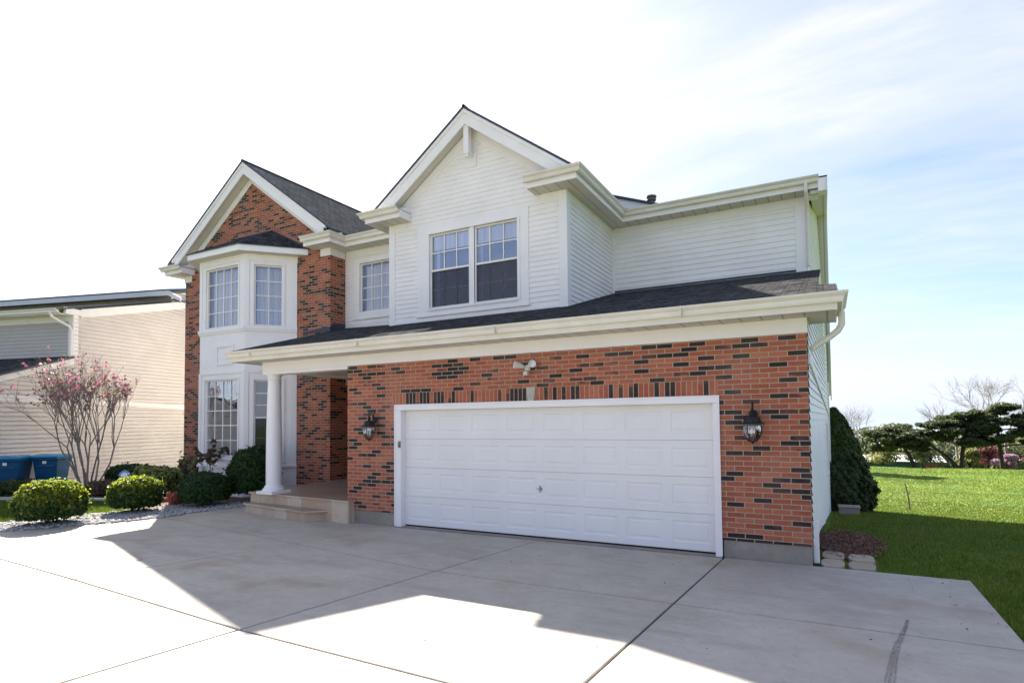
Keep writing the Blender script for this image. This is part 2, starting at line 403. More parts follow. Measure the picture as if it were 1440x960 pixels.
def wall(mb, fr, poly, mname, holes=(), row=None, lip=.016, z00=0.):
    """flat or lap-sided wall over a convex polygon, minus rectangular holes (s0,s1,z0,z1)"""
    z0 = min(p[1] for p in poly); z1 = max(p[1] for p in poly)
    cuts = {z0, z1}
    for h in holes: cuts |= {min(max(h[2], z0), z1), min(max(h[3], z0), z1)}
    if row:
        k = math.floor((z0-z00)/row)
        while z00+k*row < z1:
            if z00+k*row > z0: cuts.add(z00+k*row)
            k += 1
    cuts = sorted(cuts)
    for a, b in zip(cuts, cuts[1:]):
        if b-a < 1e-5: continue
        mid = (a+b)/2
        hs = sorted([(h[0], h[1]) for h in holes if h[2] < mid < h[3]])
        iv = []; cur = -1e9
        for h in hs: iv.append((cur, h[0])); cur = max(cur, h[1])
        iv.append((cur, 1e9))
        base = z00+math.floor((mid-z00)/row)*row if row else 0
        off = (lambda z: lip*(1-(z-base)/row)) if row else (lambda z: 0.)
        for s0, s1 in iv:
            pl = clip(clip(poly, 1, a, False), 1, b, True)
            if len(pl) < 3: continue
            pl = clip(clip(pl, 0, s0, False), 0, s1, True) if pl else pl
            if len(pl) < 3 or max(p[0] for p in pl)-min(p[0] for p in pl) < 1e-4: continue
            pts = [fr.p(x, z, off(z)) for x, z in pl]
            uv = [(x, z) for x, z in pl]
            nr = (pts[1]-pts[0]).cross(pts[2]-pts[1])
            if nr.dot(fr.n) < 0: pts.reverse(); uv.reverse()
            mb.face(pts, mname, uv)
            if row and abs(a-base) < 1e-4:
                xs = [x for x, z in pl if abs(z-a) < 1e-4]
                if len(xs) >= 2:
                    xa, xb = min(xs), max(xs)
                    mb.face([fr.p(xa, a, 0), fr.p(xb, a, 0), fr.p(xb, a, lip), fr.p(xa, a, lip)], mname)
def front(y): return FR((0, y), (1, 0), (0, -1))

def sweep(mb, path, prof, mname, z, left=True, caps=True, facemats=None):
    """sweep closed profile [(outward, dz)] along xy path; outward = left of travel"""
    P = [Vector((a, b)) for a, b in path]; ns = []
    for a, b in zip(P, P[1:]):
        d = (b-a).normalized(); ns.append(Vector((-d.y, d.x)))
    ms = []
    for i in range(len(P)):
        if i == 0: ms.append(ns[0])
        elif i == len(P)-1: ms.append(ns[-1])
        else:
            m = ns[i-1]+ns[i]; ms.append(m/ (m.dot(ns[i])))
    rings = [[Vector((p.x+m.x*o, p.y+m.y*o, z+dz)) for o, dz in prof] for p, m in zip(P, ms)]
    k = len(prof)
    for a, b in zip(rings, rings[1:]):
        for i in range(k): mb.face([a[i], b[i], b[(i+1) % k], a[(i+1) % k]], mname)
    if caps: mb.face(rings[0], mname); mb.face(rings[-1][::-1], mname)
GUT = [(0, -.125), (.055, -.125), (.068, -.10), (.075, -.06), (.105, -.035), (.12, -.015), (.12, 0), (.108, 0), (.106, -.012), (.06, -.05), (.0, -.05)]

# ------------------------------------------------------------------ windows
def window(parent, fr, s0, s1, z0, z1, cols, rows, rail=None, screen=False, blind=None, curtain=None, back=0.0, label=None, trim=None, recess=.05, rows_low=2, curtain_top=None, glass='glass'):
    """s0..z1 = visible glass opening. frame mesh is the window; pane, blind, curtain, screen, trim are its sub-parts"""
    w = MB(); f = .035; d0, d1 = -recess-.03, -recess+.025
    fr.box(w, s0-f, s0, z0-f, z1+f, d0, d1, 'trim'); fr.box(w, s1, s1+f, z0-f, z1+f, d0, d1, 'trim')
    fr.box(w, s0, s1, z1, z1+f, d0, d1-.002, 'trim'); fr.box(w, s0, s1, z0-f, z0, d0, d1-.002, 'trim')
    mu = .011; dm0, dm1 = -recess-.012, -recess+.004
    segs = [(z0, z1, rows)] if rail is None else [(rail+.02, z1, rows), (z0, rail-.02, rows_low)]
    if rail is not None: fr.box(w, s0, s1, rail-.02, rail+.02, d0, d1+.006, 'trim')
    for a, b, r in segs:
        lowseg = rail is not None and a == z0
        dd = -.02 if lowseg else 0
        for i in range(1, cols):
            x = s0+(s1-s0)*i/cols; fr.box(w, x-mu, x+mu, a, b, dm0+dd, dm1+dd, 'trim')
        for j in range(1, r):
            z = a+(b-a)*j/r
            xs = [s0]+[s0+(s1-s0)*i/cols for i in range(1, cols)]+[s1]
            for i in range(cols): fr.box(w, xs[i]+(mu if i else 0), xs[i+1]-(mu if i < cols-1 else 0), z-mu, z+mu, dm0+dd+.001, dm1+dd-.001, 'trim')
    # reveal
    fr.box(w, s0-f-.004, s0-f, z0-f, z1+f, -.14, 0, 'trim'); fr.box(w, s1+f, s1+f+.004, z0-f, z1+f, -.14, 0, 'trim')
    c = fr.p((s0+s1)/2, z0, -recess)
    W = w.build('window', parent, origin=c)
    if label: W['label'] = label
    g = MB(); g.face([fr.p(s0, z0, -recess-.016), fr.p(s1, z0, -recess-.016), fr.p(s1, z1, -recess-.016), fr.p(s0, z1, -recess-.016)], glass); g.build('pane', W, origin=c)
    if screen:
        g = MB(); zt = rail-.02
        g.face([fr.p(s0, z0, -recess+.012), fr.p(s1, z0, -recess+.012), fr.p(s1, zt, -recess+.012), fr.p(s0, zt, -recess+.012)], 'screen'); g.build('insect_screen', W, origin=c)
    if blind:
        g = MB(); fr.box(g, s0+.01, s1-.01, blind, z1, -recess-.045, -recess-.04, 'blind'); fr.box(g, s0+.01, s1-.01, blind-.025, blind, -recess-.052, -recess-.036, 'trim'); g.build('roller_blind', W, origin=c)
    if curtain:
        N = 90; zt = curtain_top or z1
        for (ca, cb) in curtain:
            g = MB(); pts = []
            for i in range(N+1):
                t = ca+(cb-ca)*i/N; x = s0+(s1-s0)*t
                pts.append((x, -recess-.16+.022*math.sin(t*62)+.01*math.sin(t*23)))
            for (xa, da), (xb, db) in zip(pts, pts[1:]):
                g.face([fr.p(xa, z0-.03, da), fr.p(xb, z0-.03, db), fr.p(xb, zt, db), fr.p(xa, zt, da)], 'curtain', [(xa, z0), (xb, z0), (xb, zt), (xa, zt)])
            g.build('curtain', W, origin=c)
    if trim:
        t = MB(); l, r, b, tp, dep = trim   # outer bounds
        fr.box(t, l, s0-f, b, tp, 0.001, dep, 'trim'); fr.box(t, s1+f, r, b, tp, .001, dep, 'trim')
        fr.box(t, s0-f, s1+f, z1+f, tp, .001, dep, 'trim'); fr.box(t, s0-f, s1+f, b, z0-f, .001, dep, 'trim')
        fr.box(t, l-.012, r+.012, b-.035, b, .001, dep+.02, 'trim')
        t.build('window_trim', W, origin=c, bevel=.004)
    return W
def room(parent, x0, x1, y0, y1, z0, z1):
    """dark room behind a window: floor, ceiling, back and side walls, front open"""
    m = MB(); t = .05
    m.box(x0, x1, y1-t, y1, z0, z1, 'interior'); m.box(x0, x0+t, y0, y1-t, z0, z1, 'interior'); m.box(x1-t, x1, y0, y1-t, z0, z1, 'interior')
    m.box(x0+t, x1-t, y0, y1-t, z0, z0+t, 'interior'); m.box(x0+t, x1-t, y0, y1-t, z1-t, z1, 'interior')
    return m.build('room_interior', parent, origin=((x0+x1)/2, y1, z0))

# ================================================================== THE HOUSE
H = empty('brick_house', (-8., 4., 0), 'two storey house of red brick and white siding with a double garage', 'house')
ZE = 6.73; ZS = 6.5
DX0, DX1, DY = -8.845, -4.32, 2.095
MY, MX = 4.83, -.10
LX0, LX1, LY, SY = -17.524, -11.31, 2.583, 3.107
GW = -8.07
ANG = math.atan2(.216, 10)
def gz(x, y): return 3.553+.288*y
def hb(name, mb, origin, **k): return mb.build(name, H, origin=origin, **k)

# --- garage front wall (brick) + foundation
w = MB(); G = front(0)
wall(w, G, [(GW, .24), (0, .24), (0, 3.0), (GW, 3.0)], 'brick', holes=[(-6.87, -1.12, 0, 2.21)])
R_ = FR((0, 0), (math.sin(ANG), math.cos(ANG)), (math.cos(ANG), -math.sin(ANG)))
wall(w, R_, [(0, .24), (.12, .24), (.12, 3.0), (0, 3.0)], 'brick')
LW = FR((GW, 0), (0, 1), (-1, 0))
wall(w, LW, [(0, .42), (3.6, .42), (3.6, 3.2), (0, 3.2)], 'brick')
# jamb reveals
w.face([(-6.87, 0, 0), (-6.87, 0, 2.21), (-6.87, .12, 2.21), (-6.87, .12, 0)], 'brick'); w.face([(-1.12, 0, 0), (-1.12, .12, 0), (-1.12, .12, 2.21), (-1.12, 0, 2.21)], 'brick')
hb('garage_brick_wall', w, (-4, 0, .24))
w = MB()
w.box(GW+.01, -6.9, .012, .3, -.1, .24, 'foundation'); hb('foundation', w, (-7.5, .05, 0), bevel=.006)
w = MB(); w.hexa([(-1.10, .012), (-.005, .012), (.006, 9.9), (-.05, 9.9), (-.05, .3), (-1.1, .3)], -.1, .24, 'foundation'); hb('foundation', w, (-.5, .05, 0), bevel=.006)
w = MB(); w.box(-6.87, -1.12, -.006, .05, 2.212, 2.43, 'soldier')
w.face([(-6.95, -.004, 2.212), (-6.87, -.004, 2.212), (-6.87, -.004, 2.43), (-6.95, -.004, 2.43)], 'soldier')
hb('brick_lintel', w, (-4, 0, 2.21))
w = MB(); w.prism([(-4.105, -.03, 2.205), (-3.995, -.03, 2.205), (-3.965, -.03, 2.445), (-4.135, -.03, 2.445)][::-1], (0, .06, 0), 'stonegray'); hb('keystone', w, (-4.05, -.03, 2.2), bevel=.005)
# frieze over garage and porch beam
w = MB()
w.box(GW-.0, .012, -.022, .1, 3.0, 3.2, 'trim'); w.box(-10.52, GW-.004, -.02, .26, 3.0, 3.2, 'trim'); w.box(-10.45, GW-.004, -.005, .24, 2.94, 3.0, 'trim')
w.box(-10.52, -10.26, .262, 2.5, 3.0, 3.2, 'trim')
hb('frieze_board', w, (-4, 0, 3), bevel=.006)
# porch ceiling
w = MB(); w.box(-10.97, GW, .27, 3.6, 3.06, 3.1, 'soffit'); hb('porch_ceiling', w, (-9.5, 1.5, 3.06))

# garage door
w = MB(); dx0, dx1, dz0, dz1, dy = -6.73, -1.20, .035, 2.115, .10
cols, rows = 8, 4; cw = (dx1-dx0)/cols; rh = (dz1-dz0)/rows
def ring(mb, a, b, ya, yb, mn):
    A = [(a[0], ya, a[2]), (a[1], ya, a[2]), (a[1], ya, a[3]), (a[0], ya, a[3])]; B = [(b[0], yb, b[2]), (b[1], yb, b[2]), (b[1], yb, b[3]), (b[0], yb, b[3])]
    for i in range(4):
        j = (i+1) % 4; mb.face([A[i], A[j], B[j], B[i]], mn)
for r in range(rows):
    za, zb = dz0+r*rh+.004, dz0+(r+1)*rh-.004
    for c in range(cols):
        xa, xb = dx0+c*cw, dx0+(c+1)*cw
        if r: w.face([(xa, dy+.007, za-.008), (xb, dy+.007, za-.008), (xb, dy, za), (xa, dy, za)], 'door')
        R0 = (xa, xb, za, zb); e = .075; R1 = (xa+e, xb-e, za+.105, zb-.105)
        def ins(R, t): return (R[0]+t, R[1]-t, R[2]+t, R[3]-t)
        ring(w, R0, R1, dy, dy, 'door'); ring(w, R1, ins(R1, .012), dy, dy+.013, 'door'); ring(w, ins(R1, .012), ins(R1, .03), dy+.013, dy+.013, 'door')
        ring(w, ins(R1, .03), ins(R1, .05), dy+.013, dy+.003, 'door')
        q = ins(R1, .05); w.face([(q[0], dy+.003, q[2]), (q[1], dy+.003, q[2]), (q[1], dy+.003, q[3]), (q[0], dy+.003, q[3])], 'door')
    # section lip lines
    w.box(dx0, dx1, dy-.003, dy+.001, zb-.03, zb-.022, 'door')
w.box(dx0, dx1, dy+.008, dy+.05, dz0, dz1, 'door'); w.box(dx0, dx1, dy+.002, dy+.04, .012, dz0, 'rubber')
GD = hb('garage_door', w, (-4, .1, 0))
w = MB(); w.lathe([(.028, 0), (.028, .008), (.012, .010), (.012, .035), (.0, .036)], 'steel'); w.box(-.055, .02, -.006, .006, .03, .042, 'steel'); w.box(-.008, .008, -.055, .055, .028, .038, 'steel')
o = w.build('door_handle', GD, origin=None); o.rotation_euler = (rad(90), 0, 0); o.location = Vector((-3.95, .10, .80))-world(GD)
w = MB()
w.box(-6.872, -6.73, -.03, .13, 0.0, 2.113, 'trim'); w.box(-1.202, -1.118, -.03, .13, 0.0, 2.113, 'trim'); w.box(-6.872, -1.118, -.03, .13, 2.115, 2.212, 'trim')
w.box(-6.88, -6.855, -.04, -.03, 0.02, 2.22, 'trim'); w.box(-1.135, -1.11, -.04, -.03, .02, 2.22, 'trim'); w.box(-6.855, -1.135, -.04, -.03, 2.195, 2.22, 'trim')
hb('door_trim', w, (-4, 0, 2.1), bevel=.004)
w = MB(); w.box(-6.78, -6.73, -.052, -.03, 1.44, 1.555, 'graydark'); w.box(-6.772, -6.738, -.056, -.052, 1.50, 1.545, 'steel'); hb('keypad', w, (-6.755, -.04, 1.44), bevel=.003)
w = MB(); w.box(-6.872, -1.118, -.03, .24, -.06, .012, 'foundation'); hb('door_sill', w, (-4, .1, 0))

# eaves of the garage roof
w = MB(); F = .43
w.hexa([(-10.95, -F), (.34, -F), (.34, .62), (.0, .62), (.0, -.02), (-10.52, -.02), (-10.52, 2.5), (-11.02, 2.5)], 3.2, 3.235, 'trim', bottom='soffit')
hb('soffit', w, (-4, -.2, 3.2))
w = MB(); sweep(w, [(.335, .62), (.335, -F), (-10.95, -F), (-11.04, 2.5)], [(0, 0), (.022, 0), (.022, .155), (.012, .155), (.012, .17), (0, .17)], 'gutter', 3.195)
w.box(-.0, .335, .60, .63, 3.2, 3.36, 'gutter')
hb('fascia', w, (-4, -.43, 3.2))
w = MB(); sweep(w, [(.357, .62), (.357, -F-.022), (-10.97, -F-.022)], GUT, 'gutter', 3.40)
for x in np.arange(-10.2, .3, 2.9): w.box(x, x+.012, -F-.146, -F-.02, 3.27, 3.405, 'gutter')
hb('gutter', w, (-4, -.5, 3.3))
# garage roof
w = MB()
RF = [(-10.99, -.5), (.37, -.5), (.37, .60), (.14, .86), (.16, MY-.002), (-4.33, MY-.002), (DX1+.02, DY+.3), (DX0-.02, DY+.3), (-11.29, SY-.002), (-11.29, 2.62)]
w.hexa(RF, lambda x, y: gz(x, y)-.035, gz, 'flash', top='shingle')
hb('garage_roof', w, (-4, 1, 3.5))
for (a, b, y) in ((MX, DX1, MY), (DX1, DX0, DY), (DX0, LX1, SY)):
    z = gz(0, y); w = MB()
    w.prism([(b, y-.02, z+.002), (a, y-.02, z+.002), (a, y-.02, z+.05), (b, y-.02, z+.05)][::-1], (0, .02, 0), 'trim' if y != MY else 'flash')
    hb('roof_flashing', w, (b, y, z))
w = MB()
w.prism([(LX1-1.0, LY-.012, 4.29), (LX1+.014, LY-.012, 4.29), (LX1+.014, LY-.012, 4.42), (LX1-1.0, LY-.012, 4.36)], (0, .01, 0), 'flash'); hb('wall_flashing', w, (-12, LY, 4.3)); w = MB()
w.prism([(LX1+.012, LY-.012, 4.29), (LX1+.012, SY, 4.44), (LX1+.012, SY, 4.56), (LX1+.012, LY+.1, 4.52), (LX1+.012, LY-.012, 4.40)], (-.01, 0, 0), 'flash')
hb('wall_flashing', w, (LX1, LY, 4.3))

# --- right side wall (white siding), slightly splayed
w = MB()
def bz(s): return 2.68-.064*s
wall(w, R_, [(.12, .24), (.12, bz(0)), (10, bz(10)), (10, -.9), (3., .0)], 'siding', row=.11, holes=[(7.2, 8.0, .6, 1.75)])
wall(w, R_, [(.12, bz(0)), (10., bz(10)), (10., 2.9), (4.83, 4.93), (.12, 3.55)], 'siding', row=.11)
RU = FR((MX, MY), (.316, 5.17), (5.17, -.316)); wall(w, RU, [(0, 4.9), (5.16, 2.9), (5.16, 4.1), (3.1, 7.1), (0, 6.55)], 'siding', row=.11)
w.face([(MX, MY, 4.9), (.11, MY, 4.9), (.11, MY, 3.5), (MX, MY, 3.5)], 'trim')
hb('side_siding_wall', w, (.1, 5, 0))
w = MB()
P = [R_.p(.125, bz(0)-.07, .004), R_.p(10.0, bz(10)-.07, .004), R_.p(10.0, bz(10)+.06, .004), R_.p(.125, bz(0)+.06, .004)]
w.prism(P, R_.n*.03, 'trim'); R_.box(w, 9.88, 10.02, -.9, 2.9, .0, .045, 'trim')
hb('side_trim', w, (.1, 5, 2.4))
window(H, R_, 7.25, 7.95, .65, 1.7, 1, 1, rail=1.2, rows_low=1, label='small side window in the white siding', trim=(7.13, 8.07, .55, 1.82, .03))
w = MB(); w.box(-.6, .0, 7.0, 8.2, .4, 1.9, 'interior'); hb('room_interior', w, (-.3, 7.6, .4))

# --- dormer (second floor projecting block)
w = MB(); FD = front(DY)
AX, AZ, SL = -6.54, 8.593, .718
wl = (-7.66, -6.66); wr = (-6.47, -5.46)
holes = [(wl[0]-.035, wr[1]+.035, 4.435, 6.115)]
wall(w, FD, [(DX0, 3.9), (DX1, 3.9), (DX1, 6.62), (AX, AZ-.25), (DX0, 6.62)], 'siding', row=.105, holes=holes)
RD = FR((DX1, 0), (0, 1), (1, 0)); wall(w, RD, [(DY, 4.0), (MY, 4.7), (MY, 6.6), (DY, 6.6)], 'siding', row=.105)
LD = FR((DX0, 0), (0, 1), (-1, 0)); wall(w, LD, [(DY, 3.9), (SY, 4.3), (SY, 6.6), (DY, 6.6)], 'siding', row=.105)
hb('upper_siding_wall', w, (-6.5, DY, 4.1))
w = MB()
FD.box(w, DX1-.16, DX1+.022, 3.95, ZS, .001, .024, 'trim'); RD.box(w, DY-.002, DY+.16, 4.0, ZS, .001, .022, 'trim')
FD.box(w, DX1-.55, DX1-.16, 6.34, ZS, .001, .022, 'trim'); RD.box(w, DY+.16, MY-.03, 6.34, ZS, .001, .020, 'trim')
RD.box(w, MY-.045, MY-.001, 4.8, ZS, .001, .04, 'trim')
hb('corner_board', w, (DX1, DY, 4), bevel=.004)
w = MB(); FD.box(w, DX0-.022, DX0+.15, 3.9, ZS, .001, .024, 'trim'); FD.box(w, DX0+.15, DX0+.5, 6.34, ZS, .001, .022, 'trim'); hb('corner_board', w, (DX0, DY, 4), bevel=.004)
for (a, b), lab in ((wl, 'left sash of the double window in the front gable'), (wr, 'right sash of the double window in the front gable')):
    window(H, FD, a, b, 4.47, 6.08, 3, 2, rail=5.29, screen=True, blind=5.78, curtain=[(0, .1), (.92, 1.0)] if a < -7 else [(0, .06), (.9, 1)], label=lab, glass='glass3', recess=.045)
w = MB(); FD.box(w, -8.03, -7.695, 4.30, 6.33, .001, .028, 'trim'); FD.box(w, -5.425, -5.165, 4.30, 6.33, .001, .028, 'trim'); FD.box(w, -7.695, -5.425, 6.115, 6.33, .001, .028, 'trim')
FD.box(w, -7.695, -5.425, 4.30, 4.435, .001, .028, 'trim'); FD.box(w, -6.625, -6.505, 4.435, 6.115, -.1, .012, 'trim'); FD.box(w, -8.06, -5.14, 4.255, 4.30, .001, .05, 'trim')
FD.box(w, -7.76, -7.695, 4.40, 6.14, .028, .042, 'trim'); FD.box(w, -5.425, -5.36, 4.40, 6.14, .028, .042, 'trim'); FD.box(w, -7.695, -5.425, 6.115, 6.15, .028, .042, 'trim'); FD.box(w, -7.695, -5.425, 4.385, 4.435, .028, .055, 'trim')
hb('window_trim', w, (-6.5, DY, 4.3), bevel=.004)
room(H, -8.0, -5.1, DY+.11, DY+2.4, 4.2, 6.35)

def rake_pair(mb, ax, az, sl, xL, xR, dz0, dz1, y0, y1, mname, caps=None, under=None, top=None):
    for xe in (xL, xR):
        ze = az-sl*abs(xe-ax)
        P = [(ax, y0, az+dz0), (xe, y0, ze+dz0), (xe, y0, ze+dz1), (ax, y0, az+dz1)]
        if xe > ax: mb.prism(P[::-1], (0, y1-y0, 0), mname, side=[top, None, under, None] if top or under else None)
        else: mb.prism(P, (0, y1-y0, 0), mname, side=[under, None, top, None] if top or under else None)
def gable(prefix_y, ax, az, sl, xL, xR, bL, bR, wy, yb, shing):
    """bargeboard, rake soffit, frieze and roof of a front gable"""
    w = MB(); rake_pair(w, ax, az, sl, bL, bR, -.34, -.10, prefix_y, prefix_y+.03, 'trim'); rake_pair(w, ax, az, sl, bL-.1, bR+.1, -.10, -.02, prefix_y-.03, prefix_y+.03, 'trim')
    hb('bargeboard', w, (ax, prefix_y, az))
    w = MB(); rake_pair(w, ax, az, sl, bL, bR, -.30, -.27, prefix_y+.031, wy+.02, 'soffit'); hb('rake_soffit', w, (ax, prefix_y+.1, az-.3))
    w = MB(); rake_pair(w, ax, az, sl, bL+.15, bR-.15, -.52, -.301, wy-.024, wy-.001, 'trim'); hb('rake_frieze', w, (ax, wy, az-.4))
    w = MB(); rake_pair(w, ax, az, sl, xL, xR, -.015, .035, prefix_y-.045, yb, 'flash', under='flash', top=shing)
    w.tube([(ax, prefix_y-.045, az+.03), (ax, yb, az+.03)], .035, 'shingle', 8)
    hb('gable_roof', w, (ax, prefix_y, az))
gable(1.80, AX, AZ, SL, -9.22, -3.93, -8.93, -4.13, DY, 6.6, 'shingle')
# pendant ornament
w = MB(); FD.box(w, -6.70, -6.42, 7.42, 8.05, .001, .03, 'trim'); w.box(-6.60, -6.47, 1.84, 1.97, 7.62, 8.28, 'trim'); w.box(-6.57, -6.50, 1.97, DY-.03, 7.62, 7.72, 'trim'); w.box(-6.585, -6.485, 1.855, 1.955, 7.56, 7.62, 'trim')
hb('gable_ornament', w, (-6.55, 1.9, 7.5), bevel=.008)

# --- cornices, gutters upper level
k = dict(bottom='soffit')
for bs in (((-3.92, .16, 4.43, MY), (-4.32, -3.92, 1.69, MY), (-5.0, -4.32, 1.69, DY)), ((-9.25, -8.22, 1.69, DY), (-9.25, DX0, DY, SY), (-10.91, -9.25, 2.70, SY), (LX1, -10.91, 2.18, SY), (-11.86, LX1, 2.18, LY)), ((-17.93, -17.08, 2.18, LY), (-17.93, LX0, LY, 7.))):
    w = MB()
    for b in bs: w.box(b[0], b[1], b[2], b[3], ZS, ZS+.17, 'trim', **k)
    hb('cornice', w, (bs[0][0], bs[0][2], ZS))
for path in ([(.18, 4.41), (-3.90, 4.41), (-3.90, 1.67), (-5.03, 1.67)], [(-8.22, 1.67), (-9.27, 1.67), (-9.27, 2.72)], [(-9.32, 2.68), (-10.89, 2.68), (-10.89, 2.16), (-11.88, 2.16)], [(-17.06, 2.16), (-17.95, 2.16), (-17.95, 7.)]):
    w = MB(); sweep(w, path, GUT, 'gutter', ZE); hb('gutter', w, (*path[0], ZE-.1))
# flashing tops of the returns
for (x0, x1, y0, y1) in ((-5.0, -3.9, 1.68, DY), (-9.26, -8.24, 1.68, DY), (-11.86, -10.9, 2.17, LY), (-17.94, -17.08, 2.17, LY)):
    w = MB(); w.prism([(x0, y0, ZE-.03), (x0, y1, ZE-.03), (x0, y1, ZE+.10)], (x1-x0, 0, 0), 'trim'); hb('return_cap', w, (x0, y0, ZE))

# --- main right upper wall
w = MB(); FM = front(MY); wall(w, FM, [(DX1, 4.85), (MX, 4.85), (MX, 6.6), (DX1, 6.6)], 'siding', row=.12); hb('upper_siding_wall', w, (-2, MY, 4.9))
w = MB(); FM.box(w, MX-.19, MX+.02, 4.93, ZS, .001, .024, 'trim'); FM.box(w, DX1+.045, MX-.19, 6.31, ZS, .001, .022, 'trim'); FM.box(w, DX1+.002, DX1+.045, 4.95, ZS, .001, .035, 'trim')
hb('corner_board', w, (MX, MY, 5), bevel=.004)
# main roof: shallow front slope, ridge, steep rear slope
w = MB(); xe, xw = .33, -17.9
def mz(y): return 6.70+(y-4.4)*.20 if y < 8 else 7.42-(y-8)*1.5
A = [(xw, 4.4), (-9.0, 4.4), (-9.0, 4.4), (xe, 4.4)]
w.prism([(xw, 4.36, 6.70), (xw, 8.0, 7.42), (xw, 11.1, 2.75), (xw, 11.1, 2.69), (xw, 8.0, 7.34), (xw, 4.36, 6.64)], (xe-xw, 0, 0), 'flash', side=['shingle', 'shingle', None, None, None, None])
w.prism([(-11.2, 2.66, 6.71), (-11.2, 6.5, 7.75), (-11.2, 8.0, 7.43), (-11.2, 2.66, 6.65)], (2.3, 0, 0), 'shingle_g')
hb('main_roof', w, (-8, 7, 6.7))
w = MB()
Y0 = [(4.33, 6.66), (8.0, 7.38), (11.1, 2.73), (11.1, 2.42), (8., 7.06), (4.33, 6.38)]
w.prism([(.30, y, z) for y, z in Y0], (.03, 0, 0), 'gutter'); w.prism([(.02, y, z-.0) for y, z in [(4.45, 6.47), (8., 7.14), (11.0, 2.62), (11.0, 2.55), (8, 7.06), (4.45, 6.40)]], (.28, 0, 0), 'soffit')
w.box(.162, .30, 4.345, 4.62, 6.40, 6.66, 'trim'); w.box(MX, .162, 4.62, 4.83, 6.40, 6.5, 'trim'); RU.box(w, 0.0, .16, 4.95, 6.45, .0, .03, 'trim')
hb('bargeboard', w, (.3, 6, 6.7))
# upper cross gable behind
w = MB(); rake_pair(w, -7.6, 9.02, .37, -9.4, -2.6, -.26, -.03, 6.5, 6.56, 'trim'); rake_pair(w, -7.6, 9.02, .37, -9.4, -2.6, -.03, .03, 6.44, 9.5, 'flash', top='shingle')
w.face([(-3.0, 6.6, 7.2), (-7.6, 6.6, 8.9), (-11.0, 6.6, 7.4), (-11, 6.6, 6.6), (-3, 6.6, 6.6)], 'shingle')
hb('rear_gable', w, (-7, 6.5, 8))
w = MB(); w.tube([(-4.02, 7.3, 7.55), (-4.02, 7.3, 8.02)], .06, 'steel', 12); w.lathe([(.10, 0), (.13, .03), (.13, .06), (.10, .08), (.10, .10), (.14, .115), (.14, .15), (.05, .19), (0, .195)], 'graydark', (-4.02, 7.3, 7.98), 16); hb('roof_vent', w, (-4.02, 7.3, 7.5))

# --- wall with the hall window (between brick block and dormer)
w = MB(); FS = front(SY)
wall(w, FS, [(LX1, 4.35), (DX0, 4.35), (DX0, 6.6), (LX1, 6.6)], 'siding', row=.105, holes=[(-10.785, -9.365, 4.815, 6.125)]); hb('upper_siding_wall', w, (-10, SY, 4.4))
window(H, FS, -10.75, -9.40, 4.85, 6.09, 4, 4, label='small square window between the brick gable and the white gable', curtain=[(0, 1)], trim=(-10.98, -9.17, 4.66, 6.29, .026))
w = MB(); FS.box(w, LX1+.03, DX0-.03, 6.31, ZS, .001, .02, 'trim'); hb('frieze_board', w, (-10, SY, 6.3))
room(H, -11., -9.1, SY+.2, SY+1.5, 4.6, 6.3)

# --- left brick block
w = MB(); FL = front(LY)
BAX, BAZ, BSL = -14.42, 9.35, .722
wall(w, FL, [(LX0, -.1), (LX1, -.1), (LX1, 6.62), (BAX, BAZ-.30), (LX0, 6.62)], 'brick', holes=[(-16.2, -12.6, -.1, 6.45)])
RB = FR((LX1, 0), (0, 1), (1, 0)); wall(w, RB, [(LY, -.1), (3.62, -.1), (3.62, 6.6), (LY, 6.6)], 'brick')
LB = FR((LX0, 0), (0, 1), (-1, 0))
hb('brick_wall', w, (-14.4, LY, 0))
w = MB(); wall(w, LB, [(LY, -.1), (10, -.4), (10, 6.6), (LY, 6.6)], 'siding', row=.11); hb('side_siding_wall', w, (LX0, 5, 0))
w = MB(); FL.box(w, LX0-.02, -17.2, 6.305, ZS, .001, .022, 'trim'); hb('frieze_board', w, (LX0, LY, 6.3), bevel=.004)
w = MB(); FL.box(w, -11.66, LX1+.02, 6.305, ZS, .001, .022, 'trim')
RB.box(w, LY-.001, SY-.03, 6.305, ZS, .001, .02, 'trim'); hb('frieze_board', w, (LX1, LY, 6.3), bevel=.004)
gable(2.28, BAX, BAZ, BSL, -17.9, -10.92, -17.6, -11.25, LY, 8.5, 'shingle_g')
# rear + entrance walls, closing the volume
w = MB(); w.box(LX1, GW, 3.6, 3.75, .2, 3.15, 'brick'); hb('entrance_wall', w, (-9.5, 3.6, .2))
w = MB(); w.box(LX0+.02, .1, 10.0, 10.1, -1.2, 4.3, 'siding'); w.box(DX0, LX1, 3.12, 3.2, 2.9, 3.2, 'interior'); hb('rear_wall', w, (-8, 10, 0))
w = MB(); FL2 = FR((-8.05, 0), (0, 1), (1, 0))
w.box(-9.15, -9.05, 3.50, 3.60, .42, 2.55, 'trim'); w.box(-9.95, -9.85, 3.50, 3.6, .42, 2.55, 'trim'); w.box(-9.85, -9.15, 3.53, 3.58, .42, 2.5, 'graydark'); hb('front_door', w, (-9.5, 3.5, .42))

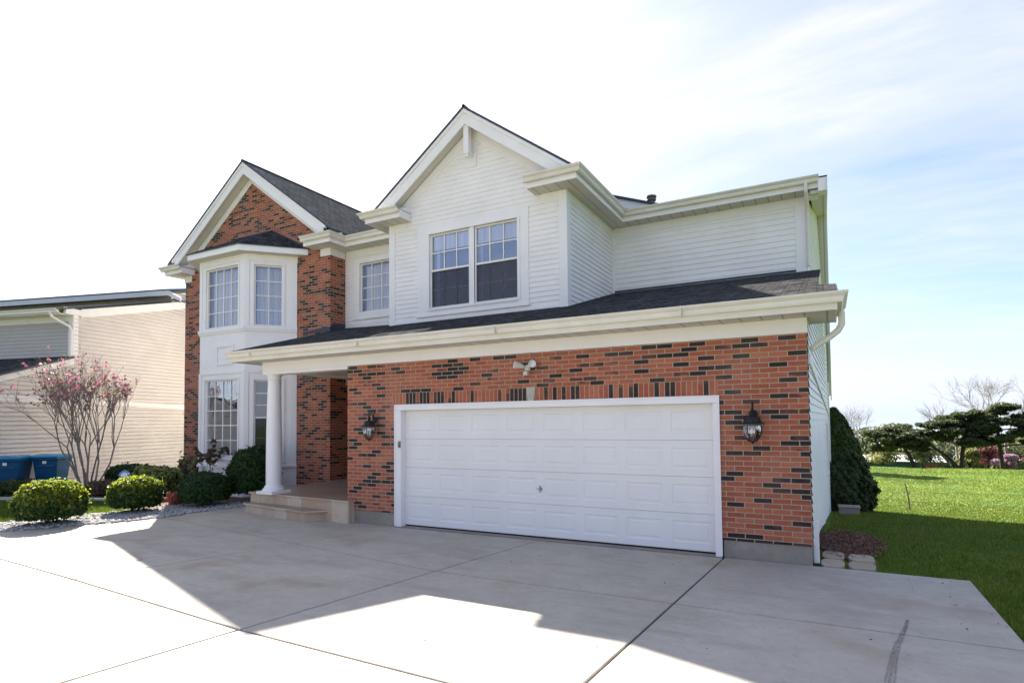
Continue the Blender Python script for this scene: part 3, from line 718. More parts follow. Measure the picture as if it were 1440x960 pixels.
# --- bay
C0, C1, J0, J1 = (-15.35, 1.68), (-13.45, 1.68), (-16.25, 2.58), (-12.55, 2.58)
BF = front(1.68); q = math.sqrt(.5); BR = FR(C1, (q, q), (q, -q)); BL = FR(J0, (q, -q), (-q, -q)); LEN = math.hypot(.9, .9)
w = MB()
uh = (-15.085, -13.725, 4.525, 6.165); lh = (-15.105, -13.705, 1.035, 3.105); ur = (.215, .915, 4.515, 6.145); lr = (.225, .925, .965, 3.065)
wall(w, BF, [(C0[0], -.1), (C1[0], -.1), (C1[0], 6.43), (C0[0], 6.43)], 'trim', holes=[uh, lh])
wall(w, BR, [(0, -.1), (LEN, -.1), (LEN, 6.43), (0, 6.43)], 'trim', holes=[ur, lr])
wall(w, BL, [(0, -.1), (LEN, -.1), (LEN, 6.43), (0, 6.43)], 'trim')
for fr, a, b in ((BF, C0[0], C1[0]), (BR, 0, LEN), (BL, 0, LEN)):
    z = .02
    fr.box(w, a-.01, b+.01, 4.36, 4.42, .001, .03, 'trim'); fr.box(w, a-.012, b+.012, 4.42, 4.50, .001, .055, 'trim'); fr.box(w, a-.014, b+.014, 4.40, 4.425, .03, .04, 'trim')
    fr.box(w, a-.01, b+.01, .74, .80, .001, .05, 'trim'); fr.box(w, a-.008, b+.008, .0, .2, .001, .03, 'trim')
    fr.box(w, a-.01, b+.01, 6.26, 6.42, .001, .022, 'trim')
for zb, zt in ((4.5, 6.26), (.8, 3.3)):
    BF.box(w, C1[0]-.12, C1[0]+.009, zb, zt, .001, .02, 'trim'); BR.box(w, -.009, .10, zb, zt, .001, .02, 'trim'); BF.box(w, C0[0]-.009, C0[0]+.1, zb, zt, .001, .02, 'trim'); BR.box(w, LEN-.16, LEN, zb, zt, .001, .02, 'trim')
BF.box(w, C0[0], C1[0], 3.26, 3.30, .001, .028, 'trim'); BR.box(w, 0, LEN, 3.26, 3.30, .001, .028, 'trim')
# raised square panels
for fr, xc, ww in ((BF, -14.25, .36), (BR, .62, .3)):
    fr.box(w, xc-ww, xc+ww, 3.50, 3.56, .001, .03, 'trim'); fr.box(w, xc-ww, xc+ww, 3.98, 4.04, .001, .03, 'trim'); fr.box(w, xc-ww, xc-ww+.06, 3.56, 3.98, .001, .03, 'trim'); fr.box(w, xc+ww-.06, xc+ww, 3.56, 3.98, .001, .03, 'trim'); fr.box(w, xc-ww+.15, xc+ww-.15, 3.66, 3.88, .001, .014, 'trim')
hb('bay_wall', w, (-14.4, 1.68, 0))
window(H, BF, -15.05, -13.76, 4.56, 6.13, 4, 4, label='upper bay window facing the drive with white curtain', curtain=[(0, 1)], trim=(-15.14, -13.67, 4.505, 6.22, .02))
window(H, BR, .25, .88, 4.55, 6.11, 2, 4, label='narrow upper side window of the bay', curtain=[(0, 1.)], trim=(.16, .97, 4.505, 6.2, .02))
window(H, BF, -15.07, -13.74, 1.07, 3.07, 4, 5, label='lower bay window above the shrubs', glass='glass2', trim=(-15.16, -13.65, .98, 3.16, .02))
window(H, BR, .26, .89, 1.0, 3.03, 2, 3, rail=2.07, screen=True, label='narrow lower side window of the bay, half screened', trim=(.17, .98, .9, 3.12, .02))
for z0, z1 in ((.5, 3.4), (4.2, 6.4)):
    w = MB(); P = [(-15.25, 1.95), (-13.5, 1.95), (-12.9, 2.55), (-12.9, 4.2), (-16.0, 4.2), (-16., 2.6)]
    for i in range(1, len(P)):
        if i in (0, 1): continue
        a, b = P[i], P[(i+1) % len(P)]
        w.face([(*a, z0), (*b, z0), (*b, z1), (*a, z1)], 'interior')
    w.face([(*p, z0) for p in P], 'interior'); w.face([(*p, z1) for p in P], 'interior'); hb('room_interior', w, (-14.4, 4, z0))
# bay roof
w = MB(); t22 = math.tan(rad(22.5)); o = .30
OP = [(J0[0]-o*1.35, LY-.0), (C0[0]-o*t22, 1.68-o), (C1[0]+o*t22, 1.68-o), (J1[0]+o*1.35, LY-.0)]
w.hexa(OP, 6.42, 6.585, 'trim', bottom='soffit'); hb('bay_eave', w, (-14.4, 1.4, 6.42), bevel=.006)
w = MB(); oo = [(OP[0][0]-.02, LY), (OP[1][0]-.01, OP[1][1]-.03), (OP[2][0]+.01, OP[2][1]-.03), (OP[3][0]+.02, LY)]; zt = 7.30; T0, T1 = (-15.1, LY-.01, zt), (-13.55, LY-.01, zt)
e = [(x, y, 6.60) for x, y in oo]
w.face([e[1], e[2], T1, T0], 'shingle'); w.face([e[2], e[3], T1], 'shingle'); w.face([e[0], e[1], T0], 'shingle')
for a, b in zip(e, e[1:]): w.face([(a[0], a[1], 6.575), (b[0], b[1], 6.575), b, a], 'flash')
w.tube([e[2], T1], .022, 'flash', 6); w.tube([T0, T1], .03, 'flash', 6); w.tube([T1, e[3]], .03, 'flash', 6); w.tube([T0, e[0]], .03, 'flash', 6)
hb('bay_roof', w, (-14.4, 2, 6.6))

# --- porch: slab, step, column
w = MB()
SP = [(-11.05, .12), (-7.9, -.14), (-7.9, .02), (-8.06, .03), (-8.06, 3.6), (-11.28, 3.6), (-11.28, 2.6), (-11.15, 2.5)]
w.hexa(SP, -.05, .395, 'tile'); SP2 = [(-11.08, .09), (-7.87, -.17), (-7.87, .03), (-8.062, .03), (-8.06, 3.6), (-11.28, 3.6), (-11.28, 2.6), (-11.18, 2.5)]; w.hexa(SP2, .395, .43, 'tile', top='tilefloor')
PS = hb('porch_slab', w, (-9.5, 0, 0), bevel=.006)
w = MB(); ST = [(-10.98, -.05), (-8.80, -.38), (-8.52, .06), (-11.0, .1)]; w.hexa(ST, -.03, .18, 'tile'); w.hexa([(-11.02, -.08), (-8.785, -.415), (-8.48, -.09), (-8.49, -.05), (-11.0, .1)], .18, .213, 'tile', top='tilefloor')
hb('porch_step', w, (-9.8, -.2, 0), bevel=.006)
CXY = (-10.33, .14)
w = MB(); w.lathe([(.155, 0), (.158, .5), (.152, 1.2), (.128, 2.22)], 'trim', (*CXY, .60), 40); CO = w.build('column', H, origin=(*CXY, .43), smooth=True)
w = MB(); w.box(CXY[0]-.24, CXY[0]+.24, CXY[1]-.24, CXY[1]+.24, .43, .485, 'trim'); w.lathe([(.215, 0), (.225, .025), (.215, .05), (.185, .055), (.19, .075), (.185, .09), (.16, .12)], 'trim', (*CXY, .485), 40); w.build('column_base', CO, origin=(*CXY, .43), smooth=True)
w = MB(); w.lathe([(.128, 0), (.145, .01), (.145, .03), (.13, .035), (.13, .07), (.155, .10), (.165, .12)], 'trim', (*CXY, 2.82), 40); w.box(CXY[0]-.18, CXY[0]+.18, CXY[1]-.15, CXY[1]+.18, 2.945, 3.0, 'trim'); w.build('column_capital', CO, origin=(*CXY, 2.8), smooth=True)

# --- downspouts
def spout(pts, r=.042, sx=1.):
    m = MB(); m.tube(pts, r, 'gutter', 8); return m
w = spout([(.415, .30, 3.29), (.415, .30, 3.12), (.37, .30, 3.04), (.26, .27, 2.95), (.12, .24, 2.86), (.05, .22, 2.80)]); hb('downspout', w, (.05, .2, .1), smooth=True); w = MB(); w.box(.008, .075, .16, .27, .0, .54, 'trim'); hb('downspout_base', w, (.04, .2, 0), bevel=.01)
w = spout([(-.06, 4.35, 6.62), (-.06, 4.35, 6.45), (-.06, 4.45, 6.36), (-.05, 4.72, 6.2), (-.05, 4.76, 6.1), (-.05, 4.77, 5.02)], .036); hb('downspout', w, (-.06, 4.7, 5), smooth=True)

# ------------------------------------------------------------------ lanterns, floodlight
def lantern_proto(x, label):
    L = empty('wall_lantern', (x, -.03, 1.85), label, 'wall lamp', 'wall lanterns beside the garage door')
    y = -.19
    m = MB(); m.lathe([(.0, 0), (.055, .002), (.06, .02), (.05, .03)], 'black', (0, 0, 0), 20); bo = m.build('wall_plate', L); bo.rotation_euler = (rad(90), 0, 0); bo.location = (0, 0, .10)
    m = MB(); pts = []
    for i in range(19):
        t = i/18*math.pi*1.25; pts.append((x, -.03-.085*(1-math.cos(t)), 1.95+.13*math.sin(t*.8)+.02))
    m.tube([(x, -.03, 1.95), (x, -.07, 1.96), (x, -.10, 2.02), (x, -.12, 2.08), (x, -.155, 2.105), (x, -.19, 2.08), (x, -.19, 2.03)], .009, 'black', 8)
    m.tube([(x, -.05, 1.96), (x, -.08, 2.06), (x, -.05, 2.10), (x, -.035, 2.08), (x, -.05, 2.06)], .007, 'black', 6)
    m.build('bracket', L, origin=(x, -.1, 1.95), smooth=True)
    m = MB(); m.lathe([(.135, 0), (.15, .004), (.15, .016), (.12, .028), (.095, .085), (.07, .11), (.028, .125), (.02, .15), (.038, .165), (.03, .18), (.012, .19), (.016, .205), (.008, .225), (0, .235)], 'black', (x, y, 1.815), 8); m.build('lantern_cap', L, origin=(x, y, 1.82))
    m = MB(); P = [(.058, 0), (.088, .04), (.114, .10), (.124, .15), (.119, .195), (.112, .205)]
    cx, cy, cz = x, y, 1.60
    R = [[Vector((cx+r*math.cos(2*math.pi*k/8+.3927), cy+r*math.sin(2*math.pi*k/8+.3927), cz+z)) for k in range(8)] for r, z in P]
    for a, b in zip(R, R[1:]):
        for k in range(8): m.face([a[k], a[(k+1) % 8], b[(k+1) % 8], b[k]], 'lampglass', [(0, 0)]*4)
    gs = m.build('lantern_glass', L, origin=(x, y, 1.7))
    m = MB()
    for k in range(8): m.tube([R[i][k] for i in range(len(R))], .0045, 'black', 5)
    m.lathe([(.05, -.012), (.055, 0), (.02, .006)], 'black', (x, y, 1.60), 16); m.lathe([(.004, -.04), (.014, -.03), (.02, -.012)], 'black', (x, y, 1.60), 12)
    m.build('lantern_cage', L, origin=(x, y, 1.65))
    m = MB()
    for k in range(3):
        a = k*2.094; px, py = x+.03*math.cos(a), y+.03*math.sin(a)
        m.tube([(px, py, 1.66), (px, py, 1.735)], .009, 'white', 8); m.tube([(px, py, 1.735), (px, py, 1.77), (px, py, 1.795)], [.011, .009, .002], 'lampglass', 8)
    m.tube([(x, y, 1.6), (x, y, 1.66)], .012, 'black', 8); m.build('candle_bulbs', L, origin=(x, y, 1.66))
    return L
def copy_tree(o, parent=None):
    c = o.copy(); COL.objects.link(c); c.parent = parent
    for ch in o.children: copy_tree(ch, c)
    return c
lan = lantern_proto(-.67, 'black carriage lantern on the brick right of the garage door')
l2 = copy_tree(lan); l2.location = (-7.34, -.03, 1.85); l2['label'] = 'black carriage lantern on the brick between the porch and the garage door'
FL_ = empty('floodlight', (-4.1, -.02, 2.72), 'beige twin head motion floodlight on the brick above the garage door', 'floodlight')
m = MB(); m.lathe([(.0, 0), (.055, .002), (.055, .025), (.03, .035)], 'beigemetal', (0, 0, 0), 20); bo = m.build('mount', FL_); bo.rotation_euler = (rad(90), 0, 0); bo.location = (0, 0, .03)
for sgn in (-1, 1):
    m = MB(); m.tube([(-4.1+.01*sgn, -.05, 2.76), (-4.1+.06*sgn, -.08, 2.775)], .012, 'beigemetal', 8)
    m.tube([(-4.1+.05*sgn, -.07, 2.77), (-4.1+.09*sgn, -.10, 2.785), (-4.1+.155*sgn, -.16, 2.80), (-4.1+.165*sgn, -.168, 2.802)], [.030, .042, .062, .064], 'beigemetal', 16)
    m.tube([(-4.1+.163*sgn, -.166, 2.8015), (-4.1+.167*sgn, -.170, 2.8028)], .055, 'white', 16)
    m.build('lamp_head', FL_, origin=(-4.1+.1*sgn, -.1, 2.78), smooth=True)
m = MB(); m.tube([(-4.1, -.04, 2.72), (-4.1, -.07, 2.69)], .015, 'beigemetal', 8); m.box(-4.135, -4.065, -.12, -.05, 2.63, 2.69, 'beigemetal'); m.build('motion_sensor', FL_, origin=(-4.1, -.08, 2.66), bevel=.008)

# ================================================================== NEIGHBOUR HOUSE
NO = Vector((-21.3, 1.304, 0)); na = rad(15); nux = (math.cos(na), math.sin(na)); nuy = (-math.sin(na), math.cos(na))
N = empty('neighbour_house', NO, 'beige sided two storey house standing beyond the magnolia at the left edge', 'house')
def nl(x, y): return (NO.x+nux[0]*x+nuy[0]*y, NO.y+nux[1]*x+nuy[1]*y)
NS = FR((NO.x, NO.y), nuy, nux); NF = FR((NO.x, NO.y), nux, (-nuy[0], -nuy[1]))
w = MB(); wall(w, NS, [(-5.5, -.9), (9, -.9), (9, 4.0), (0, 4.0), (-5.5, 2.2)], 'nsiding', row=.13, lip=.04); wall(w, NS, [(0, 4.0), (9, 4.0), (9, 6.6), (4.3, 6.62), (0, 5.45)], 'nsiding', row=.13, lip=.04)
w2 = w; wall(w2, FR(nl(0, -5.5), nux, (-nuy[0], -nuy[1])), [(-9, -.9), (0, -.9), (0, 2.2), (-9, 2.2)], 'nsiding', row=.115)
w.build('siding_wall', N, origin=(*nl(0, 2), 0))
w = MB(); wall(w, NF, [(-9, 3.9), (-.0, 3.9), (-.0, 5.4), (-9, 5.4)], 'gray_siding', row=.115); FRb = FR(nl(0, 3.75), nux, (-nuy[0], -nuy[1])); wall(w, FRb, [(-9, 6.2), (.0, 6.2), (.0, 6.95), (-9, 6.95)], 'gray_siding', row=.115); wall(w, FR(nl(0, 3.75), nuy, nux), [(0, 6.2), (5, 6.2), (5, 7.9), (0, 6.98)], 'gray_siding', row=.115)
w.build('front_siding_wall', N, origin=(*nl(-2, 0), 4))
w = MB()
P = [NS.p(-5.5, 2.10, .004), NS.p(-.35, 4.0-.12, .004), NS.p(.05, 4.08, .004), NS.p(-5.5, 2.30+.0, .004)]
w.prism([NS.p(-5.8, 1.95, .004), NS.p(.0, 3.88, .004), NS.p(.0, 4.10, .004), NS.p(-5.8, 2.17, .004)], NS.n*.05, 'ntrim')
w.prism([NS.p(.2, 5.40, .004), NS.p(4.35, 6.50, .004), NS.p(4.35, 6.78, .004), NS.p(.2, 5.68, .004)], NS.n*.06, 'ntrim')
w.prism([NS.p(-5.5, 2.72, .016), NS.p(8, 2.44, .016), NS.p(8, 2.60, .016), NS.p(-5.5, 2.90, .016)], NS.n*.02, 'ntrim')
NS.box(w, -.02, .14, 4.05, 5.5, .0, .03, 'ntrim'); NF.box(w, -.16, .02, 4.0, 5.45, .0, .03, 'ntrim'); NF.box(w, -9, -.16, 5.25, 5.45, .0, .025, 'ntrim')
w.prism([NS.p(-.32, 5.45, .0), NS.p(.5, 5.45, .0), NS.p(.5, 5.62, .0), NS.p(-.32, 5.66, .0)], NS.n*.10, 'ntrim')
w.build('rake_board', N, origin=(*nl(0, 1), 5))
w = MB()
def nslab(mb, x0, x1, y0, z0, y1, z1, t, top, side):
    A, B, C_, Dd = nl(x0, y0), nl(x1, y0), nl(x1, y1), nl(x0, y1)
    T = [(*A, z0), (*B, z0), (*C_, z1), (*Dd, z1)]; Bo = [(p[0], p[1], p[2]-t) for p in T]
    mb.face(T, top); mb.face(Bo[::-1], side)
    for i in range(4): j = (i+1) % 4; mb.face([Bo[i], Bo[j], T[j], T[i]], side)
nslab(w, -9, .12, -.45, 5.60, 3.8, 6.76, .05, 'shingle', 'flash'); nslab(w, -9, .10, 3.8, 6.76, 9, 6.9, .05, 'shingle', 'flash')
nslab(w, -9, .12, -5.9, 2.10, -.01, 4.14, .06, 'shingle', 'flash')
nslab(w, -9, .22, 3.35, 7.06, 8.5, 8.3, .05, 'shingle', 'flash')
w.build('shingle_roof', N, origin=(*nl(-3, 2), 6))
w = MB(); nslab(w, -9, .18, 3.37, 7.02, 3.42, 7.02, .20, 'roofwhite', 'roofwhite'); nslab(w, -9, .16, 3.42, 6.88, 3.74, 6.88, .03, 'ntrim', 'gray_siding')
A = nl(.20, 3.38); 
w.prism([(*nl(.19, 3.38), 7.01), (*nl(.75, 3.38), 6.70), (*nl(.75, 3.38), 6.56), (*nl(.19, 3.38), 6.82)], (nuy[0]*.05, nuy[1]*.05, 0), 'roofwhite')
w.build('upper_fascia', N, origin=(*nl(-3, 3.4), 7))
w = MB(); sweep(w, [nl(-.05, -.42), nl(-9, -.42)], GUT, 'ntrim', 5.60); nslab(w, -9, -.05, -.42, 5.47, 0.0, 5.47, .03, 'ntrim', 'ntrim'); w.build('gutter', N, origin=(*nl(-3, -.4), 5.5))
w = MB(); p0 = nl(-.35, -.47); p1 = nl(-.33, -.42); p2 = nl(.02, -.08); p3 = nl(-.03, -.05)
w.tube([(*p0, 5.52), (*p1, 5.36), (*nl(-.22, -.3), 5.24), (*nl(-.05, -.08), 5.08), (*nl(-.02, -.05), 4.95), (*nl(-.02, -.05), 4.1)], .045, 'ntrim', 8); w.build('downspout', N, origin=(*p3, 4.5), smooth=True)

# ================================================================== GROUND
HY = [(-400, 0), (.5, 0), (3, -.06), (6, -.28), (10, -.70), (14, -1.12), (18, -1.5), (24, -1.95), (30, -2.25), (38, -2.38), (45, -2.40), (50, -2.50), (55, -2.75), (60, -3.15), (75, -4.4), (100, -6.5), (150, -10.5), (300, -22), (2500, -190)]
_hx = np.array([a for a, b in HY]); _hz = np.array([b for a, b in HY])
def hgt(x, y):
    y = np.asarray(y, float); r = 0
    for k, wt in ((-2, .1), (-1, .2), (0, .4), (1, .2), (2, .1)):
        r = r + wt*np.interp(y+k*np.clip(np.abs(y)*.05, .15, 3), _hx, _hz)
    return r + .04*np.sin(x*.55+1)*np.clip((y-8)/10, 0, 1)+ .05*np.sin(y*.7+x*.2)*np.clip((y-10)/10, 0, 1)
xs = np.concatenate([np.linspace(-1500, -60, 12), np.linspace(-55, -26, 10), np.linspace(-25, 30, 111), np.linspace(33, 100, 20), np.linspace(130, 1500, 12)])
ys = np.concatenate([np.linspace(-600, -40, 12), np.linspace(-38, -10, 8), np.linspace(-9, 60, 139), np.linspace(62, 160, 40), np.linspace(180, 2500, 20)])
X, Y = np.meshgrid(xs, ys); Z = hgt(X, Y)-.03
V = np.stack([X.ravel(), Y.ravel(), Z.ravel()], 1); nx = len(xs); ny = len(ys)
i, j = np.meshgrid(np.arange(nx-1), np.arange(ny-1)); a = (j*nx+i).ravel()
o = numpy_mesh('lawn', V, np.stack([a, a+1, a+nx+1, a+nx], 1), ['grass'], smooth=True); tag(o, kind='structure')

# driveway slabs
xA = lambda y: -1.10+.068*y; xB = lambda y: -3.94+.158*y; xE = lambda y: -6.83+.30*y if y < 0 else -6.83
def rowC(x): return -2.235 if x > -4.3 else -2.235+(x+4.3)*(-.142)
def rowD(x): return -4.66-(x+4.67)*.02 if x > -4.67 else -4.60+(x+4.67)*(-.053)
g_ = .012; slabs = MB()
def slab(poly):
    c = Vector((sum(p[0] for p in poly)/len(poly), sum(p[1] for p in poly)/len(poly)))
    # inset each edge by g_
    P = [Vector(p) for p in poly]; ar = sum(P[i].x*P[(i+1) % len(P)].y-P[(i+1) % len(P)].x*P[i].y for i in range(len(P)))
    if ar < 0: P.reverse()
    out = []
    for i in range(len(P)):
        a, b, d = P[i-1], P[i], P[(i+1) % len(P)]
        n1 = Vector((-(b-a).y, (b-a).x)).normalized(); n2 = Vector((-(d-b).y, (d-b).x)).normalized()
        mm = n1+n2; out.append(b+mm*(g_/max(.3, mm.dot(n1))))
    B = 0.008
    inn = []
    for i in range(len(out)):
        a, b, d = out[i-1], out[i], out[(i+1) % len(out)]
        n1 = Vector((-(b-a).y, (b-a).x)).normalized(); n2 = Vector((-(d-b).y, (d-b).x)).normalized(); mm = n1+n2; inn.append(b+mm*(B/max(.3, mm.dot(n1))))
    slabs.face([(p.x, p.y, 0) for p in inn], 'concrete')
    for i in range(len(out)):
        j = (i+1) % len(out)
        slabs.face([(out[i].x, out[i].y, -.006), (out[j].x, out[j].y, -.006), (inn[j].x, inn[j].y, 0), (inn[i].x, inn[i].y, 0)], 'concrete')
        slabs.face([(out[i].x, out[i].y, -.09), (out[j].x, out[j].y, -.09), (out[j].x, out[j].y, -.006), (out[i].x, out[i].y, -.006)], 'concrete')
XR = 1.645; NEAR = -19.
def sol(fx, fr):
    y = fr(-3.)
    for _ in range(20): y = fr(fx(y))
    return (fx(y), y)
top = lambda x: 0.0
AC, AD, BC, BD, EC, ED = sol(xA, rowC), sol(xA, rowD), sol(xB, rowC), sol(xB, rowD), sol(xE, rowC), sol(xE, rowD)
slab([(xA(0), .012), (XR, .012), (XR, rowC(2)), AC]); slab([AC, (XR, rowC(2)), (XR+.02, rowD(2)), AD]); slab([AD, (XR+.02, rowD(2)), (XR+.05, NEAR), (xA(NEAR), NEAR)])
slab([(xB(0), -.035), (xA(0), -.035), AC, BC]); slab([BC, AC, AD, BD]); slab([BD, AD, (xA(NEAR), NEAR), (xB(NEAR), NEAR)])
slab([(xE(0), -.035), (xB(0), -.035), BC, EC]); slab([EC, BC, BD, ED]); slab([ED, BD, (xB(NEAR), NEAR), (xE(NEAR), NEAR)])
slab([(-11.9, .62), (-11.1, .75), (-8.1, .6), (-8.05, .011), (xE(0), .011), EC, (-12.02, -1.13), (-12.1, -.6), (-12.0, .2)])
slab([(-12.02, -1.13), EC, ED, (-13.6, rowD(-13.6)), (-13.3, -3.45), (-12.75, -2.6), (-12.2, -1.8)])
slab([(-13.6, rowD(-13.6)), ED, (xE(NEAR), NEAR), (-18, NEAR), (-15, -6.5)])
o = slabs.build('driveway'); tag(o, kind='structure')
m = MB(); m.face([(-13.2, -3.6, -.021), (-12.0, -1.3, -.021), (-11.85, .5, -.021), (1.63, -.02, -.021), (1.63, -18.9, -.021), (-17.5, -18.9, -.021), (-14.9, -6.7, -.021)], 'joint'); tag(m.build('driveway_joint_soil'), kind='structure')
m = MB(); m.face([(-120, -21.5, .0), (120, -21.5, .0), (120, -19.1, .0), (-120, -19.1, .0)], 'concrete'); tag(m.build('pavement'), kind='structure')
m = MB(); m.box(-120, 120, -22.1, -21.9, -.15, .0, 'concrete'); tag(m.build('kerb'), kind='structure')
m = MB(); m.face([(-120, -32, -.02), (120, -32, -.02), (120, -22.1, -.02), (-120, -22.1, -.02)], 'asphalt'); tag(m.build('road'), kind='structure')
# tyre marks
m = MB()
for off, w0 in ((0, .012), (.020, .009), (-.018, .008)):
    pts = [(.834+off*.3, -1.80), (.80+off*.5, -2.0), (.74+off*.8, -2.3), (.688+off, -2.51), (.63+off*1.1, -2.85), (.599+off*1.3, -3.08), (.565+off*1.5, -3.33), (.55+off*1.8, -3.7)]
    for (a, b), (c, d) in zip(pts, pts[1:]): m.face([(a-w0, b, .0035), (c-w0, d, .0035), (c+w0, d, .0035), (a+w0, b, .0035)], 'tyre')
tag(m.build('tyre_mark'), kind='structure')
m = MB(); NP = 60; rm = random.Random(3); m.face([(.40+.44*math.cos(t)*(1+.15*math.sin(3*t)+rm.uniform(-.14, .14)), 1.72+.95*math.sin(t)*(1+.12*math.sin(4*t+1)+rm.uniform(-.12, .12)), -.012) for t in np.linspace(0, 2*math.pi, NP, endpoint=False)], 'mulch'); tag(m.build('mulch_patch'), kind='structure')
m = MB(); m.face([(-12.0, .7, -.014), (-11.2, .8, -.014), (-11.3, 2.5, -.014), (-17.6, 2.5, -.014), (-17.3, .5, -.014), (-14.6, -.35, -.014), (-13.9, -1.1, -.014), (-12.7, -1.2, -.014)], 'mulch'); m.face([(-21, -1.2, -.012), (-16.3, -.2, -.012), (-16.4, 3, -.012), (-22, 3, -.012)], 'mulch'); tag(m.build('planting_bed'), kind='structure')

n = 2600; a_ = RNG.uniform(0, 6.283, n); q_ = RNG.uniform(0, 1, n)**.6; cx_ = .42+.52*q_*np.cos(a_); cy_ = 1.70+1.1*q_*np.sin(a_); k = cx_ > .09; P_ = np.stack([cx_, cy_, RNG.uniform(-.01, .02, n)], 1)[k]
def chips(P, size):
    n = len(P); d = np.tile([0, 0, 1.], (n, 1))+RNG.normal(0, .45, (n, 3)); d /= np.linalg.norm(d, axis=1)[:, None]; t = np.cross(d, RNG.normal(0, 1, (n, 3))); t /= np.linalg.norm(t, axis=1)[:, None]; b2 = np.cross(d, t); s_ = (size*RNG.uniform(.5, 1.4, n))[:, None]
    return np.stack([P-t*s_, P+b2*s_*.35, P+t*s_, P-b2*s_*.35], 1).reshape(-1, 3), np.arange(4*n).reshape(-1, 4)
V, F = chips(P_, .024); tag(numpy_mesh('mulch_chips', V, F, ['chip']), 'loose brown mulch chips beside the house corner', 'mulch', kind='stuff')
# paving stones (4)
for (x0, x1, y0, y1, lab) in ((.08, .37, .04, .46, 'tan flat paving stone nearest the house corner, at the driveway edge'), (.40, .72, .04, .44, 'tan flat paving stone at the driveway edge beside the lawn'), (.09, .38, .50, .95, 'tan flat paving stone against the mulch by the downspout'), (.41, .73, .48, .90, 'tan flat paving stone between the mulch and the lawn')):
    m = MB(); P = []
    for k in range(14):
        t = 2*math.pi*k/14; cx, cy = (x0+x1)/2, (y0+y1)/2; ce, se = math.cos(t), math.sin(t)
        rr = 1/max(abs(ce), abs(se))**.8; P.append((cx+(x1-x0)/2*ce*rr*random.uniform(.93, 1), cy+(y1-y0)/2*se*rr*random.uniform(.93, 1)))
    m.hexa(P, -.05, .012, 'paver'); o = m.build('paving_stone', origin=((x0+x1)/2, (y0+y1)/2, 0), bevel=.01); tag(o, lab, 'paving stone', 'flat paving stones at the house corner')
n = 70; lp = np.stack([RNG.uniform(-11.5, 1.6, n), -RNG.uniform(0, 1, n)**2*6, np.full(n, .006)], 1); e_ = RNG.uniform(0, 1, n) < .4; lp[e_, 0] = RNG.uniform(1.2, 1.62, e_.sum())
V, F = chips(lp, .017); tag(numpy_mesh('fallen_leaves', V, F, ['chip']), 'few small dry leaves scattered on the concrete drive', 'leaves', kind='stuff')
# edging strip
m = MB(); m.hexa([(-18.3, -.75), (-15.2, .15), (-15.25, .27), (-18.35, -.62)], -.05, .05, 'edge'); m.hexa([(-20.6, -1.45), (-19.0, -1.0), (-19.05, -.86), (-20.65, -1.3)], -.05, .05, 'edge'); tag(m.build('garden_edging', bevel=.01), 'pale stone edging along the planting bed behind the round shrubs', 'edging')

# pebbles
def in_poly(x, y, P):
    c = np.zeros(len(x), bool)
    for i in range(len(P)):
        x1, y1 = P[i]; x2, y2 = P[(i+1) % len(P)]
        t = ((y1 > y) != (y2 > y)) & (x < (x2-x1)*(y-y1)/((y2-y1) if y2 != y1 else 1e-9)+x1); c ^= t
    return c
ico = D.meshes.new('t'); import bmesh as _bm
b_ = _bm.new(); _bm.ops.create_icosphere(b_, subdivisions=1, radius=1); b_.to_mesh(ico); b_.free()
IV = np.array([v.co[:] for v in ico.vertices]); IF = np.array([p.vertices[:] for p in ico.polygons]); D.meshes.remove(ico)
GP = [(-13.5, -3.65), (-13.15, -3.32), (-12.68, -2.55), (-12.12, -1.75), (-11.96, -1.1), (-12.02, -.55), (-11.93, .2), (-11.85, .62), (-11.1, .75), (-11.1, 1.5), (-12.4, 1.9), (-12.95, .85), (-13.4, .2), (-13.7, -.5), (-13.75, -1.3), (-14.1, -2.1), (-14.4, -3.2), (-14.3, -3.75)]
px = RNG.uniform(-14.5, -11, 16000); py = RNG.uniform(-3.8, 2, 16000); k = in_poly(px, py, GP); px, py = px[k][:5200], py[k][:5200]
n = len(px); s = RNG.uniform(.018, .045, n); sq = RNG.uniform(.4, .8, n); an = RNG.uniform(0, 6.28, n)
st = np.stack([s*RNG.uniform(.8, 1.4, n), s, s*sq], 1)
V = IV[None]*st[:, None]*RNG.uniform(.85, 1.15, (n, len(IV), 1)); ca, sa = np.cos(an)[:, None], np.sin(an)[:, None]
V = np.stack([V[..., 0]*ca-V[..., 1]*sa+px[:, None], V[..., 0]*sa+V[..., 1]*ca+py[:, None], V[..., 2]+(RNG.uniform(-.005, .03, n))[:, None]], 2)
F = (IF[None]+(np.arange(n)*len(IV))[:, None, None]).reshape(-1, 3)
o = numpy_mesh('gravel', V.reshape(-1, 3), F, ['pebble']); tag(o, 'white landscaping pebbles along the left driveway edge', 'gravel', kind='stuff')
m = MB(); m.face([(a, b, -.008) for a, b in GP], 'pebble'); tag(m.build('gravel_bed'), kind='structure')

